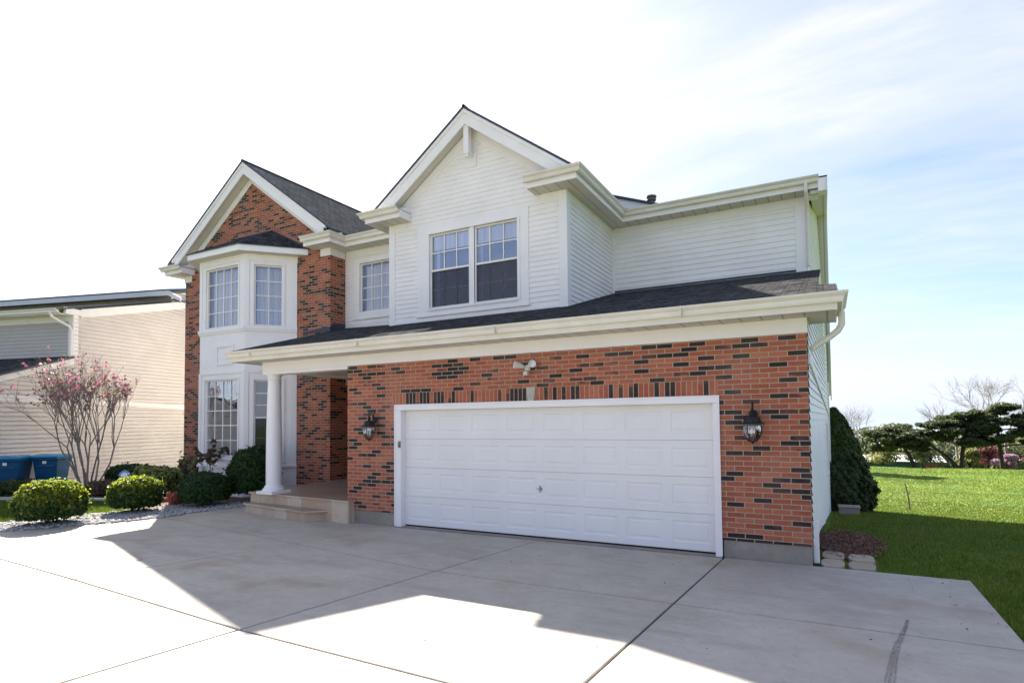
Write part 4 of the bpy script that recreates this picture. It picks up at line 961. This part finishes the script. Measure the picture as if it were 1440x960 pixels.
# grass blades
def blades(name, n, sampler, hmin, hmax, label, wd=.006):
    x, y = sampler(n); n = len(x); z = hgt(x, y)-.03; h = RNG.uniform(hmin, hmax, n)*np.clip(1-(y-4)/22, .35, 1); a = RNG.uniform(0, 6.28, n); l = RNG.uniform(0, .7, n)*h
    wd = wd*(1+np.clip(y-2, 0, 30)*.12)
    dx, dy = np.cos(a)*wd, np.sin(a)*wd; lx, ly = -np.sin(a)*l, np.cos(a)*l
    V = np.stack([np.stack([x-dx, y-dy, z], 1), np.stack([x+dx, y+dy, z], 1), np.stack([x+lx, y+ly, z+h], 1)], 1).reshape(-1, 3)
    o = numpy_mesh(name, V, np.arange(3*n).reshape(-1, 3), ['blade']); tag(o, label, 'grass', kind='stuff'); return o
def s_right(n):
    t = RNG.uniform(0, 1, n)**1.9; y = -3.5+t*25; w = 1.2+(y+8)*.75
    x = np.where(y < .0, 1.635, .12) + RNG.uniform(0, 1, n)*w
    k = ~((x < .76) & (y < .93)) & ~((((x-.42)/.5)**2+((y-1.72)/1.0)**2) < RNG.uniform(.2, .95, len(x)))
    k &= x > .05+.0216*np.clip(y, 0, 10)+.05
    return x[k], y[k]
blades('grass', 230000, s_right, .028, .058, 'short mown grass of the side lawn beside the driveway')
def s_far(n):
    t = RNG.uniform(0, 1, n); y = 15+t**1.2*40; w = (y+8)*.85; x = .3+(y-10)*.02+RNG.uniform(0, 1, n)*w; return x, y
def far_tufts():
    x, y = s_far(120000); n = len(x); z = hgt(x, y)-.03; h = RNG.uniform(.018, .042, n); a = RNG.uniform(0, 6.28, n); wd = .010+.0008*y
    V = np.stack([np.stack([x-np.cos(a)*wd, y-np.sin(a)*wd, z], 1), np.stack([x+np.cos(a)*wd, y+np.sin(a)*wd, z], 1), np.stack([x+RNG.normal(0, .03, n), y+RNG.normal(0, .03, n), z+h], 1)], 1).reshape(-1, 3)
    tag(numpy_mesh('grass', V, np.arange(3*n).reshape(-1, 3), ['blade']), 'sunny lawn grass rising to the trees beyond the house shadow', 'grass', kind='stuff')
far_tufts()
def s_left(n):
    x = RNG.uniform(-19, -12.5, n); y = RNG.uniform(-6, .2, n)
    k = in_poly(x, y, [(-14.1, -2.1), (-13.75, -1.3), (-13.8, -.6), (-15.2, .1), (-18.3, -.75), (-20, -3), (-17, -4.5), (-14.5, -3.9), (-14.45, -3.2)]); return x[k], y[k]
blades('grass', 90000, s_left, .04, .08, 'strip of bright lawn behind the round shrubs at the left')

# ================================================================== VEGETATION
def leaf_quads(P, Nrm, size, aspect=1.7, jit=.8, curl=True):
    n = len(P); d = Nrm + RNG.normal(0, jit, (n, 3)); d /= np.linalg.norm(d, axis=1)[:, None]+1e-9
    r = RNG.normal(0, 1, (n, 3)); t = np.cross(d, r); t /= np.linalg.norm(t, axis=1)[:, None]+1e-9; b = np.cross(d, t)
    s = (size*RNG.uniform(.6, 1.3, n))[:, None]
    A = P-t*s*.5*aspect; B = P+b*s*.5; C_ = P+t*s*.5*aspect; E_ = P-b*s*.5
    V = np.stack([A, B, C_, E_], 1).reshape(-1, 3)
    return V, np.arange(4*n).reshape(-1, 4)
def sph(n):
    v = RNG.normal(0, 1, (n, 3)); return v/np.linalg.norm(v, axis=1)[:, None]
def lump(d, seed, amp=.1, f=3.):
    r = np.zeros(len(d))
    rg = np.random.default_rng(seed)
    for k in range(9):
        w_ = rg.normal(0, 1, 3)*f*(1+k*.35); r += np.sin(d@w_+rg.uniform(0, 6))/(1+k*.35)
    return 1+amp*r/2.6
def bush(name, c, rx, ry, h, label, cat='shrub', group=None, leaf='boxwood', tip=None, tipz=.45, n=9000, size=.045, seed=1, amp=.07, thick=.16, flat=.0):
    E_ = empty(name, (c[0], c[1], 0), label, cat, group)
    d = sph(n); d[:, 2] = np.where(d[:, 2] < -.55, -d[:, 2]*RNG.uniform(0, 1, n), d[:, 2]); d /= np.linalg.norm(d, axis=1)[:, None]
    sup = lambda v: (np.abs(v[:, 0])**2.5+np.abs(v[:, 1])**2.5+np.abs(v[:, 2])**2.5)**(-1/2.5)
    R = sup(d)*lump(d, seed, amp); depth = RNG.uniform(0, 1, n)**1.7*thick-(RNG.uniform(0, 1, n) < .07)*RNG.exponential(.045, n)
    S = np.array([rx, ry, h/2])
    R = R*(1+.035*np.sin(d[:, 0]*31+seed)*np.sin(d[:, 1]*29)*np.sin(d[:, 2]*27+1)); P = d*(R*(1-depth))[:, None]*S+np.array([c[0], c[1], h/2*.95])
    nn = d/S; nn /= np.linalg.norm(nn, axis=1)[:, None]
    if tip:
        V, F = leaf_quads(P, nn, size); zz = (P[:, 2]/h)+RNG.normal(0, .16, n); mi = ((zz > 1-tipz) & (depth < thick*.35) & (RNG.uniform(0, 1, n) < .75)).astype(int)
        numpy_mesh('foliage', V, F, [leaf, tip], mi, parent=E_)
    else:
        V, F = leaf_quads(P, nn, size); numpy_mesh('foliage', V, F, [leaf], parent=E_)
    # woody core and stems
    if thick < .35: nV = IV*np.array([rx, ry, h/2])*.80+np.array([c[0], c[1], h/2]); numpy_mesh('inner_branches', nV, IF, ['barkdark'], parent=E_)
    m = MB()
    for q_ in range(4): a = q_*1.6; m.tube([(c[0]+.03*math.cos(a), c[1]+.03*math.sin(a), -.05), (c[0]+rx*.4*math.cos(a), c[1]+ry*.4*math.sin(a), h*.4)], [.02, .01], 'barkdark', 5)
    m.build('stem', E_, origin=(c[0], c[1], 0))
    return E_
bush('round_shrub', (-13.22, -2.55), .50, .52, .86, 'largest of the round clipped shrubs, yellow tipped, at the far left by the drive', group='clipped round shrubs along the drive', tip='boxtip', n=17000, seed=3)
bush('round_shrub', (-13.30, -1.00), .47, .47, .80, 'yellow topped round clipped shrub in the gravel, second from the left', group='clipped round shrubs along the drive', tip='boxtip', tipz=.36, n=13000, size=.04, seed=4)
bush('round_shrub', (-12.72, .18), .50, .50, .80, 'low dark green round shrub between the yellow tipped one and the tall one', group='clipped round shrubs along the drive', n=12000, size=.042, seed=5, tip='dkleaf', tipz=.2)
bush('round_shrub', (-12.42, 1.22), .56, .52, 1.33, 'tallest dark green shrub, beside the porch step under the bay window', group='clipped round shrubs along the drive', n=17000, size=.048, seed=6, amp=.09)
bush('low_shrub', (-19.7, -.55), .75, .6, .42, 'low spreading gray green shrub in front of the blue bins', leaf='arbor', tip='arbortip', n=7000, seed=8, amp=.15)
bush('hedge_shrub', (-18.85, 1.75), .75, .5, .72, 'dark clipped hedge block behind the planting bed below the beige wall', leaf='dkleaf', tip='boxwood', tipz=.2, n=14000, size=.05, seed=9, amp=.03)
bush('variegated_shrub', (-16.0, .95), .80, .42, .80, 'loose shrub with pale yellow leaves between the hedge and the brick corner', leaf='boxwood', tip='yellowleaf', tipz=.7, n=5200, size=.075, seed=10, amp=.2, thick=.4)
bush('brown_shrub', (-16.1, 2.0), .5, .35, 1.0, 'twiggy brownish shrub in front of the brick corner', leaf='brownleaf', tip='yellowleaf', tipz=.25, n=1800, size=.07, seed=11, amp=.25, thick=.7)
bush('red_leaf_plant', (-13.55, .05), .22, .22, .30, 'small red leaved plant between two round shrubs', 'plant', leaf='redleaf', n=420, size=.075, seed=12, amp=.35, thick=.9)
bush('dry_shrub', (-17.6, .45), .55, .35, .38, 'low brown perennial clump at the foot of the magnolia', leaf='brownleaf', n=2600, size=.05, seed=13, amp=.25, thick=.6)

def grow(m, p, d, L, r, depth, rnd, mn, spread=.6, up=.15, tips=None, kids=(2, 3), seg=3, taper=.62, n=5, shrink=.74):
    pts = [p]; rr = [r]; q_ = Vector(p); dd = Vector(d).normalized()
    for i in range(seg):
        dd = (dd+Vector((rnd.gauss(0, .13), rnd.gauss(0, .13), rnd.gauss(0, .09)+up*.25))).normalized(); q_ = q_+dd*(L/seg); pts.append(q_.copy()); rr.append(r*(1-(1-taper)*(i+1)/seg))
    m.tube(pts, rr, mn, n if depth > 1 else 4, caps=False)
    if tips is not None and depth <= 2:
        for t in pts[1:]: tips.append((t.copy(), depth))
    if depth <= 0: return
    for k in range(rnd.randint(*kids)):
        a = rnd.uniform(0, 6.283); s_ = spread*rnd.uniform(.6, 1.25)
        x = dd.cross(Vector((0, 0, 1)));
        if x.length < .05: x = Vector((1, 0, 0))
        x.normalize(); y = x.cross(dd)
        nd = (dd+(x*math.cos(a)+y*math.sin(a))*s_+Vector((0, 0, up))).normalized()
        at = pts[-1] if (k == 0 or depth > 3) else pts[rnd.randint(1, len(pts)-1)]
        grow(m, at, nd, L*shrink*rnd.uniform(.8, 1.15), rr[-1]*rnd.uniform(.7, .95), depth-1, rnd, mn, spread, up, tips, kids, seg, taper, n, shrink)

# magnolia
MG = empty('magnolia_tree', (-18.45, .45, 0), 'bare branched magnolia with pink buds in front of the beige house', 'tree')
m = MB(); tips = []; rnd = random.Random(5)
for k in range(11):
    a = k*.571+.3; s_ = .10+.24*(k % 3)/2
    grow(m, (-18.45+.09*math.cos(a), .45+.09*math.sin(a), -.05), (math.cos(a)*s_, math.sin(a)*s_, 1), 1.42, .028, 5, rnd, 'barklight', .31, .16, tips, (2, 4), 3, .66, 5, .66)
m.build('trunk', MG, origin=(-18.45, .45, 0))
T = np.array([t[:] for t, dpt in tips if dpt <= 1]); RNG.shuffle(T)
Pn = T[T[:, 2] > 1.7][:330]; w8 = [];
def petals(P, size, nper=7):
    Q = np.repeat(P, nper, 0); d = sph(len(Q)); d[:, 2] = np.abs(d[:, 2])+.3; return leaf_quads(Q+d*size*.35, d, size, 1.8, .5)
V, F = petals(Pn, .05, 5); numpy_mesh('blossoms', V, F, ['pinkflower'], parent=MG)
Ln = T[-260:]; V, F = leaf_quads(Ln, sph(len(Ln)), .05); numpy_mesh('young_leaves', V, F, ['springleaf'], parent=MG)

# rose canes by bay
RS = empty('rose_bush', (-14.4, 1.2, 0), 'thin leggy shrub with brown seed heads in front of the bay window', 'shrub')
m = MB(); tips = []; rnd = random.Random(9)
for k in range(8): grow(m, (-14.35+rnd.uniform(-.3, .35), 1.15+rnd.uniform(-.1, .15), 0), (rnd.uniform(-.3, .3), rnd.uniform(-.2, .2), 1), .6, .010, 2, rnd, 'bark', .35, .2, tips, (1, 2), 3, .8, 4, .75)
m.build('stem', RS, origin=(-14.4, 1.2, 0)); T = np.array([t[:] for t, dp in tips]); V, F = petals(T[T[:, 2] > .9][:26], .09, 10); numpy_mesh('seed_head', V, F, ['brownleaf'], parent=RS)['kind'] = 'stuff'
V, F = leaf_quads(T+RNG.normal(0, .04, T.shape), sph(len(T)), .045); numpy_mesh('leaves', V, F, ['springleaf'], parent=RS)

# evergreen cone at the right rear corner
def cone_evergreen(c, r, h, z0, label):
    E_ = empty('evergreen_shrub', (c[0], c[1], z0), label, 'evergreen')
    n = 42000; t = RNG.uniform(0, 1, n)**1.25; a = RNG.uniform(0, 6.283, n)
    prof = np.interp(t, [0, .08, .2, .4, .6, .8, .93, 1], [.80, .97, 1., .86, .66, .42, .22, .05])
    lum = 1+.05*np.sin(a*5+t*9)+.05*np.sin(a*11-t*17)+.04*np.sin(a*3+t*31)+.04*np.sin(a*23+t*47)
    dep = RNG.uniform(0, 1, n)**1.6*.3
    R = r*prof*lum*(1-dep)
    P = np.stack([c[0]+R*np.cos(a), c[1]+R*np.sin(a), z0+.05+t*h], 1); d = np.stack([np.cos(a), np.sin(a), np.full(n, .5)], 1)
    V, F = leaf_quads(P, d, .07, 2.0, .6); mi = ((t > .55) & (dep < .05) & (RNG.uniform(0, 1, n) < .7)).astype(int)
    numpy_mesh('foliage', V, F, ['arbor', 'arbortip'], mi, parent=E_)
    m = MB(); m.tube([(c[0], c[1], z0-.1), (c[0], c[1], z0+h*.85)], [.09, .02], 'barkdark', 8); m.lathe([(r*.55, .1), (r*.72, h*.3), (r*.5, h*.65), (.05, h*.9)], 'barkdark', (c[0], c[1], z0), 12); m.build('trunk', E_, origin=(c[0], c[1], z0))
cone_evergreen((.36, 10.6), .98, 2.95, -.85, 'dense dark cone shaped evergreen behind the rear corner of the white side wall')
# utility box
U = MB(); U.box(.40, .86, 8.1, 8.5, -.62, -.36, 'foundation'); U.box(.38, .88, 8.08, 8.52, -.36, -.33, 'foundation'); tag(U.build('utility_box', origin=(.63, 8.3, -.62), bevel=.01), 'low gray utility box on the grass in front of the cone evergreen', 'utility box')

# pines
def pine(x, y, z0, H_, lean, xl, xr, label, seed):
    E_ = empty('pine_tree', (x, y, z0), label, 'tree', 'spreading pines on the crest of the lawn'); rnd = random.Random(seed); rg = np.random.default_rng(seed)
    m = MB(); top = Vector((x+lean, y, z0+H_*.82)); tr = [Vector((x, y, z0-.2)), Vector((x+lean*.35, y, z0+H_*.3)), Vector((x+lean*.8, y, z0+H_*.6)), top]
    m.tube(tr, [.20, .16, .12, .05], 'barkdark', 8); pads = []
    nb = 15
    for k in range(nb):
        t = .44+.54*k/nb; a = k*2.399; base = tr[0].lerp(top, t)
        side = (xr-x) if math.cos(a) > 0 else (x-xl)
        L = side*abs(math.cos(a))*(1.0-.35*abs(t-.55)*2)*rnd.uniform(.7, 1.02); Ly = 1.9*math.sin(a)*rnd.uniform(.7, 1)
        end = base+Vector((math.copysign(L, math.cos(a)), Ly, H_*.18*rnd.uniform(.2, 1)*(1.3-t)+.1))
        mid = base.lerp(end, .5)+Vector((0, 0, -.12+rnd.uniform(-.1, .2)))
        m.tube([base, mid, end], [.08, .05, .02], 'barkdark', 6)
        for q_ in (1., .80, .62, .42):
            pc = base.lerp(end, q_)+Vector((rnd.uniform(-.35, .35), rnd.uniform(-.35, .35), .10+rnd.uniform(-.2, .25))); pads.append((pc, rnd.uniform(.45, .85)*(1.15-.2*q_)))
    for k in range(7): pads.append((top+Vector((rnd.uniform(-1., 1.), rnd.uniform(-.8, .8), rnd.uniform(.0, H_*.14))), rnd.uniform(.5, .8)))
    m.build('trunk', E_, origin=(x, y, z0))
    Ps = []; Ns = []
    for c, r in pads:
        n = int(420*r/.6); d = sph(n); rr = rg.uniform(.3, 1, n)**.6; p = d*rr[:, None]*np.array([r*1.15, r*1.1, r*.33])+np.array(c[:])
        p[:, 2] += .08*np.sin(p[:, 0]*7+p[:, 1]*5); Ps.append(p); Ns.append(np.tile([0, 0, 1.], (n, 1)))
    V, F = leaf_quads(np.concatenate(Ps), np.concatenate(Ns), .13, 2.2, .7); numpy_mesh('crown', V, F, ['pine'], parent=E_)
pine(7.6, 57.5, -2.95, 4.1, -1.5, 3.8, 9.9, 'smallest pine with a trunk leaning left, left of the three on the crest', 21)
pine(11.2, 58., -2.98, 5.7, .7, 6.9, 13.8, 'middle spreading pine with forked trunk on the crest of the lawn', 22)
pine(14.5, 58.6, -3.05, 6.2, -.3, 10.8, 19.5, 'rightmost broad flat topped pine on the crest of the lawn', 23)
m = MB(); m.tube([(11.1, 58, -3.), (10.2, 58, -1.9), (9.0, 58, -.9), (7.9, 58, -.1)], [.17, .13, .1, .05], 'barkdark', 7)
PI = [o for o in COL.objects if o.name == 'pine_tree.001'][0]; m.build('limb', PI, origin=(11.1, 58, -3))

def bare_tree(x, y, z0, H_, label, seed, depth=6, spread=.55, mn='barklight', r=.16, group=None):
    E_ = empty('bare_tree', (x, y, z0), label, 'tree', group); m = MB(); rnd = random.Random(seed)
    m.tube([(x, y, z0-.3), (x+.05, y, z0+H_*.18), (x, y, z0+H_*.32)], [r, r*.85, r*.75], mn, 8)
    for k in range(4):
        a = k*1.57+.5; grow(m, (x, y, z0+H_*.3), (math.cos(a)*.7, math.sin(a)*.5, 1), H_*.22, r*.45, depth-1, rnd, mn, spread, .10, None, (3, 3), 2, .7, 4, .76)
    m.build('trunk_and_twigs', E_, origin=(x, y, z0)); return E_
bare_tree(16.4, 66, -3.9, 10.6, 'large bare tree with pale twigs rising behind the rightmost pine', 31, depth=7, spread=.6)
bare_tree(12.6, 68, -4.1, 8.6, 'smaller bare tree behind the middle pine', 32, depth=5)
bare_tree(20.2, 69, -4.2, 9.6, 'bare tree at the right edge of the view behind the pines', 33, depth=5)
bare_tree(1.9, 40, -2.4, 5.4, 'bare tree showing past the rear corner of the house above the evergreen', 34, depth=6, r=.07)

def crown_tree(x, y, z0, H_, rx, leaf, label, seed, group=None, n=3200, size=.16, cat='tree', name='leafy_tree'):
    E_ = empty(name, (x, y, z0), label, cat, group); rg = np.random.default_rng(seed); rnd = random.Random(seed)
    m = MB(); m.tube([(x, y, z0-.3), (x, y, z0+H_*.35)], [.12, .09], 'barkdark', 7)
    Ps = []
    for k in range(13):
        a = rnd.uniform(0, 6.28); rr = rnd.uniform(.15, .8); c = Vector((x+rx*rr*math.cos(a), y+rx*.8*rr*math.sin(a), z0+H_*rnd.uniform(.35, .85)))
        m.tube([(x, y, z0+H_*.3), c], [.05, .015], 'barkdark', 5, caps=False)
        nn = n//13; d = sph(nn); R = rg.uniform(.25, 1, nn)**.5*rx*rnd.uniform(.28, .45); Ps.append(d*R[:, None]*np.array([1, 1, .75])+np.array(c[:]))
    m.build('trunk', E_, origin=(x, y, z0)); P = np.concatenate(Ps); V, F = leaf_quads(P, sph(len(P)), size, 1.4); numpy_mesh('crown', V, F, [leaf], parent=E_); return E_
G1 = 'flowering trees behind the pines'
crown_tree(14.9, 66, -4., 3.4, 1.5, 'bloom', 'red flowering tree between the middle and the rightmost pine', 41, G1, name='flowering_tree')
crown_tree(16.0, 64, -3.9, 2.2, 1.2, 'bloom2', 'lilac pink low flowering tree left of the rightmost trunk', 42, G1, name='flowering_tree')
crown_tree(19.4, 65, -4., 3.6, 2.0, 'bloom', 'dark red flowering tree at the right edge behind the pines', 43, G1, name='flowering_tree')
crown_tree(13.0, 64, -3.9, 2.6, 1.2, 'springleaf', 'yellow green tree between the middle pine trunk and the blossoms', 44, name='leafy_tree')
crown_tree(6.3, 78, -4.8, 3.4, 2.2, 'springleaf', 'yellow green tree behind the smallest pine', 45, name='leafy_tree')
crown_tree(9.6, 70, -4.2, 3.0, 1.8, 'farleaf', 'brownish green tree between the smallest and the middle pine', 46, name='leafy_tree')
for k, (x, y, hh) in enumerate(((-7.5, 36, 9), (-5, 27, 7.5), (-2.5, 46, 9))): crown_tree(x, y, float(hgt(x, y)), hh, 2.6, 'springleaf', ('tall unseen leafy tree added behind the house for its shadow, nearest its middle', 'unseen leafy tree added for its shadow close behind the rear wall of the house', 'unseen leafy tree added for its shadow far behind the garage roof')[k], 60+k, 'unseen shadow casting trees behind the house', n=2600, size=.35)  # unseen trees, added so their shadows streak the lawn
for k, (x, y, hh) in enumerate(((-46, -15, 4.2), (-54, -24, 4.8), (-40, -27, 4.2), (-60, -34, 5.5), (-48, -37, 5), (-30, -38, 5))): crown_tree(x, y, 0, hh, 3.0, ('farleaf', 'springleaf')[k % 2], 'leafy street tree across the road behind the viewpoint', 70+k, 'street trees across the road', n=3000, size=.4, name='street_tree')
# far wood
Ps = []; rg = np.random.default_rng(77)
for k in range(620):
    x = rg.uniform(-60, 130); y = rg.uniform(118, 140); r = rg.uniform(1.2, 2.6); top_ = -.6+1.1*math.sin(x*.21)+.7*math.sin(x*.53+1); z = rg.uniform(-10., top_-r*.6)
    nn = 150; d = sph(nn); Ps.append(d*(rg.uniform(.4, 1, nn)**.5*r)[:, None]*np.array([1.1, .7, .9])+np.array([x, y, z]))
P = np.concatenate(Ps); V, F = leaf_quads(P, sph(len(P)), .5, 1.4); o = numpy_mesh('far_wood', V, F, ['farleaf']); tag(o, 'hazy yellow green line of distant trees beyond the lawn', 'wood', kind='stuff')

# far building
B_ = empty('park_building', (8.5, 100, -6.6), 'long low dark green building with pale roof beyond the crest of the lawn', 'building')
m = MB(); m.box(1.5, 13.6, 100, 108, -7.5, -5.35, 'greenmetal'); m.box(13.6, 15.4, 100.5, 107, -7.5, -5.35, 'brick'); m.build('wall', B_, origin=(8.5, 100, -6.6))
m = MB(); m.box(1.2, 16.4, 99.6, 109, -5.35, -5.15, 'flash'); m.prism([(1.2, 99.5, -5.15), (1.2, 104.5, -4.45), (1.2, 109.2, -5.15)], (15.2, 0, 0), 'roofwhite'); m.build('roof', B_, origin=(8.5, 104, -5.2))
# post shape standing in for a strip of worn dirt in the lawn
PX, PY = 2.52, 14.0; PZ = float(hgt(PX, PY))
m = MB(); m.tube([(PX, PY, PZ-.1), (PX-.05, PY, PZ+.5), (PX-.12, PY, PZ+.84)], [.028, .022, .015], 'bark', 8); m.tube([(PX-.05, PY, PZ+.5), (PX+.03, PY, PZ+.62)], [.012, .006], 'bark', 5)
tag(m.build('worn_strip_post', origin=(PX, PY, PZ)), 'short brown post shape added in place of a worn dirt strip in the sunny lawn', 'post')

# recycling bins
def bin_(c, yaw, label):
    E_ = empty('recycling_bin', (c[0], c[1], 0), label, 'bin', 'blue wheeled bins beside the beige house'); E_.rotation_euler = (0, 0, yaw)
    def part(name, m, **k):
        return m.build(name, E_, origin=None, **k)
    def fix(o, loc=(0, 0, 0)): o.location = loc; return o
    m = MB()
    B0 = [(-.23, -.26), (.23, -.26), (.23, .26), (-.23, .26)]; T0 = [(-.31, -.36), (.31, -.36), (.31, .36), (-.31, .36)]
    def fr_(a, za, b, zb, mn):
        for i in range(4): j = (i+1) % 4; m.face([(*a[i], za), (*a[j], za), (*b[j], zb), (*b[i], zb)], mn)
    fr_(B0, .06, T0, .92, 'bin'); m.face([(*p, .06) for p in B0[::-1]], 'bin'); T1 = [(x*1.09, y*1.09) for x, y in T0]; fr_(T0, .92, T1, .925, 'bin'); fr_(T1, .925, T1, .985, 'bin'); m.face([(*p, .985) for p in T1], 'bin')
    m.box(-.24, .24, -.385, -.33, .72, .78, 'bin')
    fix(part('body', m, bevel=.015))
    m = MB(); m.prism([(-.35, -.42, .99), (-.35, .40, .99), (-.35, .40, 1.03), (-.35, .05, 1.09), (-.35, -.36, 1.06), (-.35, -.43, 1.02)], (.70, 0, 0), 'binlid'); fix(part('lid', m, bevel=.02))
    for s_ in (-1, 1):
        m = MB(); m.tube([(s_*.25-.03, .28, .12), (s_*.25+.03, .28, .12)], .12, 'rubber', 20); fix(part('wheel', m))
    m = MB(); m.tube([(-.25, .44, .97), (.25, .44, .97)], .018, 'bin', 8); fix(part('handle', m))
    m = MB(); m.face([(-.05, -.378, .82), (.05, -.378, .82), (.05, -.379+.0, .90), (-.05, -.379, .90)], 'white'); fix(part('mark', m))
    return E_
bin_((-20.35, .42, 0), rad(40), 'blue wheeled bin with bright lid, the one nearer the magnolia')
bin_((-20.55, -.42, 0), rad(43), 'blue wheeled bin cut by the left picture edge')
# small round yard sign
m = MB(); m.tube([(-15.5, -.1, 0), (-15.5, -.1, .5)], .008, 'steel', 6); m.tube([(-15.5, -.1, .66), (-15.48, -.12, .66)], .12, 'signblue', 24); m.tube([(-15.479, -.121, .66), (-15.476, -.124, .66)], .075, 'white', 24)
SG = m.build('yard_sign', origin=(-15.5, -.1, 0)); tag(SG, 'small round blue and white yard sign behind a round shrub', 'sign')

# ================================================================== CAMERA
yaw, pit, rol = rad(26.906), rad(2.137), rad(-.643)
fw = Vector((-math.sin(yaw)*math.cos(pit), math.cos(yaw)*math.cos(pit), math.sin(pit))); rt = Vector((math.cos(yaw), math.sin(yaw), 0)); up = rt.cross(fw)
r2 = rt*math.cos(rol)+up*math.sin(rol); u2 = -rt*math.sin(rol)+up*math.cos(rol)
cam = D.cameras.new('camera'); co = D.objects.new('camera', cam); COL.objects.link(co)
Mx = Matrix((r2, u2, -fw)).transposed().to_4x4(); Mx.translation = Vector((.226, -8.154, 1.888)); co.matrix_world = Mx
cam.sensor_width = 36; cam.lens = 801.033/1440*36; cam.shift_x = (720-757.96)/1440; cam.shift_y = (562.258-480)/1440; cam.clip_end = 6000
SC.camera = co

# ================================================================== LIGHT
SUN = Vector((-1.06, .745, 1.0)).normalized()
sl = D.lights.new('sun', 'SUN'); sl.energy = 5.0; sl.angle = rad(.53); sl.color = (1, .935, .84); so = D.objects.new('sun', sl); COL.objects.link(so)
so.rotation_euler = SUN.to_track_quat('Z', 'Y').to_euler()
wd = D.worlds.new('World'); SC.world = wd; wd.use_nodes = True; nt = wd.node_tree; nt.nodes.clear()
class WB(NB):
    def __init__(s): s.n = nt.nodes; s.l = nt.links
b = WB()
sky = b.node('ShaderNodeTexSky', sky_type='NISHITA', sun_disc=False); sky.sun_elevation = math.asin(SUN.z); sky.sun_rotation = math.atan2(SUN.x, SUN.y); sky.air_density = 1.; sky.dust_density = 1.2; sky.ozone_density = 1.5
gdir = b.node('ShaderNodeTexCoord').outputs['Generated']
sep = b.node('ShaderNodeSeparateXYZ', i_Vector=gdir)
zz = b.math('ADD', b.math('MAXIMUM', sep.outputs[2], 0.), .22)
comb = b.node('ShaderNodeCombineXYZ', i_X=b.math('DIVIDE', sep.outputs[0], zz), i_Y=b.math('DIVIDE', sep.outputs[1], zz), i_Z=0.).outputs[0]
warp = b.mix(.25, comb, b.noise(comb, 1.1, 3, .5, 'Color'), 'ADD')
n1 = b.noise(b.mapping(warp, (.45, 1.3, 1), (0, 0, rad(38)), (2.2, 1.0, 0)), 1.25, 8, .58)
n2 = b.noise(b.mapping(warp, (.45, 1.7, 1), (0, 0, rad(30)), (5., 2., 0)), 1.9, 9, .6)
sd = b.node('ShaderNodeVectorMath', operation='DOT_PRODUCT', i_0=gdir, i_1=tuple(SUN)).outputs['Value']
near = b.val(sd, .58, .96, 0, .8)
cl = b.math('ADD', b.val(n1, .46, .68, .0, .52), b.math('ADD', b.val(n2, .48, .70, 0, .35), b.math('MULTIPLY', near, .75)))
cl = b.math('MINIMUM', cl, 1.)
skyc = b.node('ShaderNodeMix', data_type='RGBA', blend_type='MULTIPLY'); skyc.inputs[0].default_value = 1; b.l.new(sky.outputs[0], skyc.inputs[6]); skyc.inputs[7].default_value = (.049, .051, .065, 1)
CB = .262
cloudc = b.mix(b.val(n2, .3, .7), (CB*.95, CB*.97, CB*1.01), (CB*1.07, CB*1.06, CB*1.07))
n3 = b.val(sd, .80, .99, 0, .6); cloudc = b.mix(n3, cloudc, (.48, .47, .45))
hz = b.val(sep.outputs[2], -.02, .16, 1, 0)
base_sky = b.mix(.22, b.mix(b.math('MULTIPLY', hz, .9), skyc.outputs[2], (.225, .258, .305)), (.225, .252, .315))
fin = b.mix(b.math('MULTIPLY', cl, b.val(sep.outputs[2], .0, .25, .45, 1)), base_sky, cloudc)
bg = b.node('ShaderNodeBackground', i_Color=fin, i_Strength=1.); b.node('ShaderNodeOutputWorld', i_Surface=bg.outputs[0])
SC.view_settings.view_transform = 'Standard'; SC.view_settings.look = 'None'; SC.view_settings.gamma = 1; SC.view_settings.exposure = 2.03
SC.render.engine = 'CYCLES'; SC.cycles.use_denoising = True; SC.cycles.max_bounces = 8; SC.cycles.transparent_max_bounces = 12
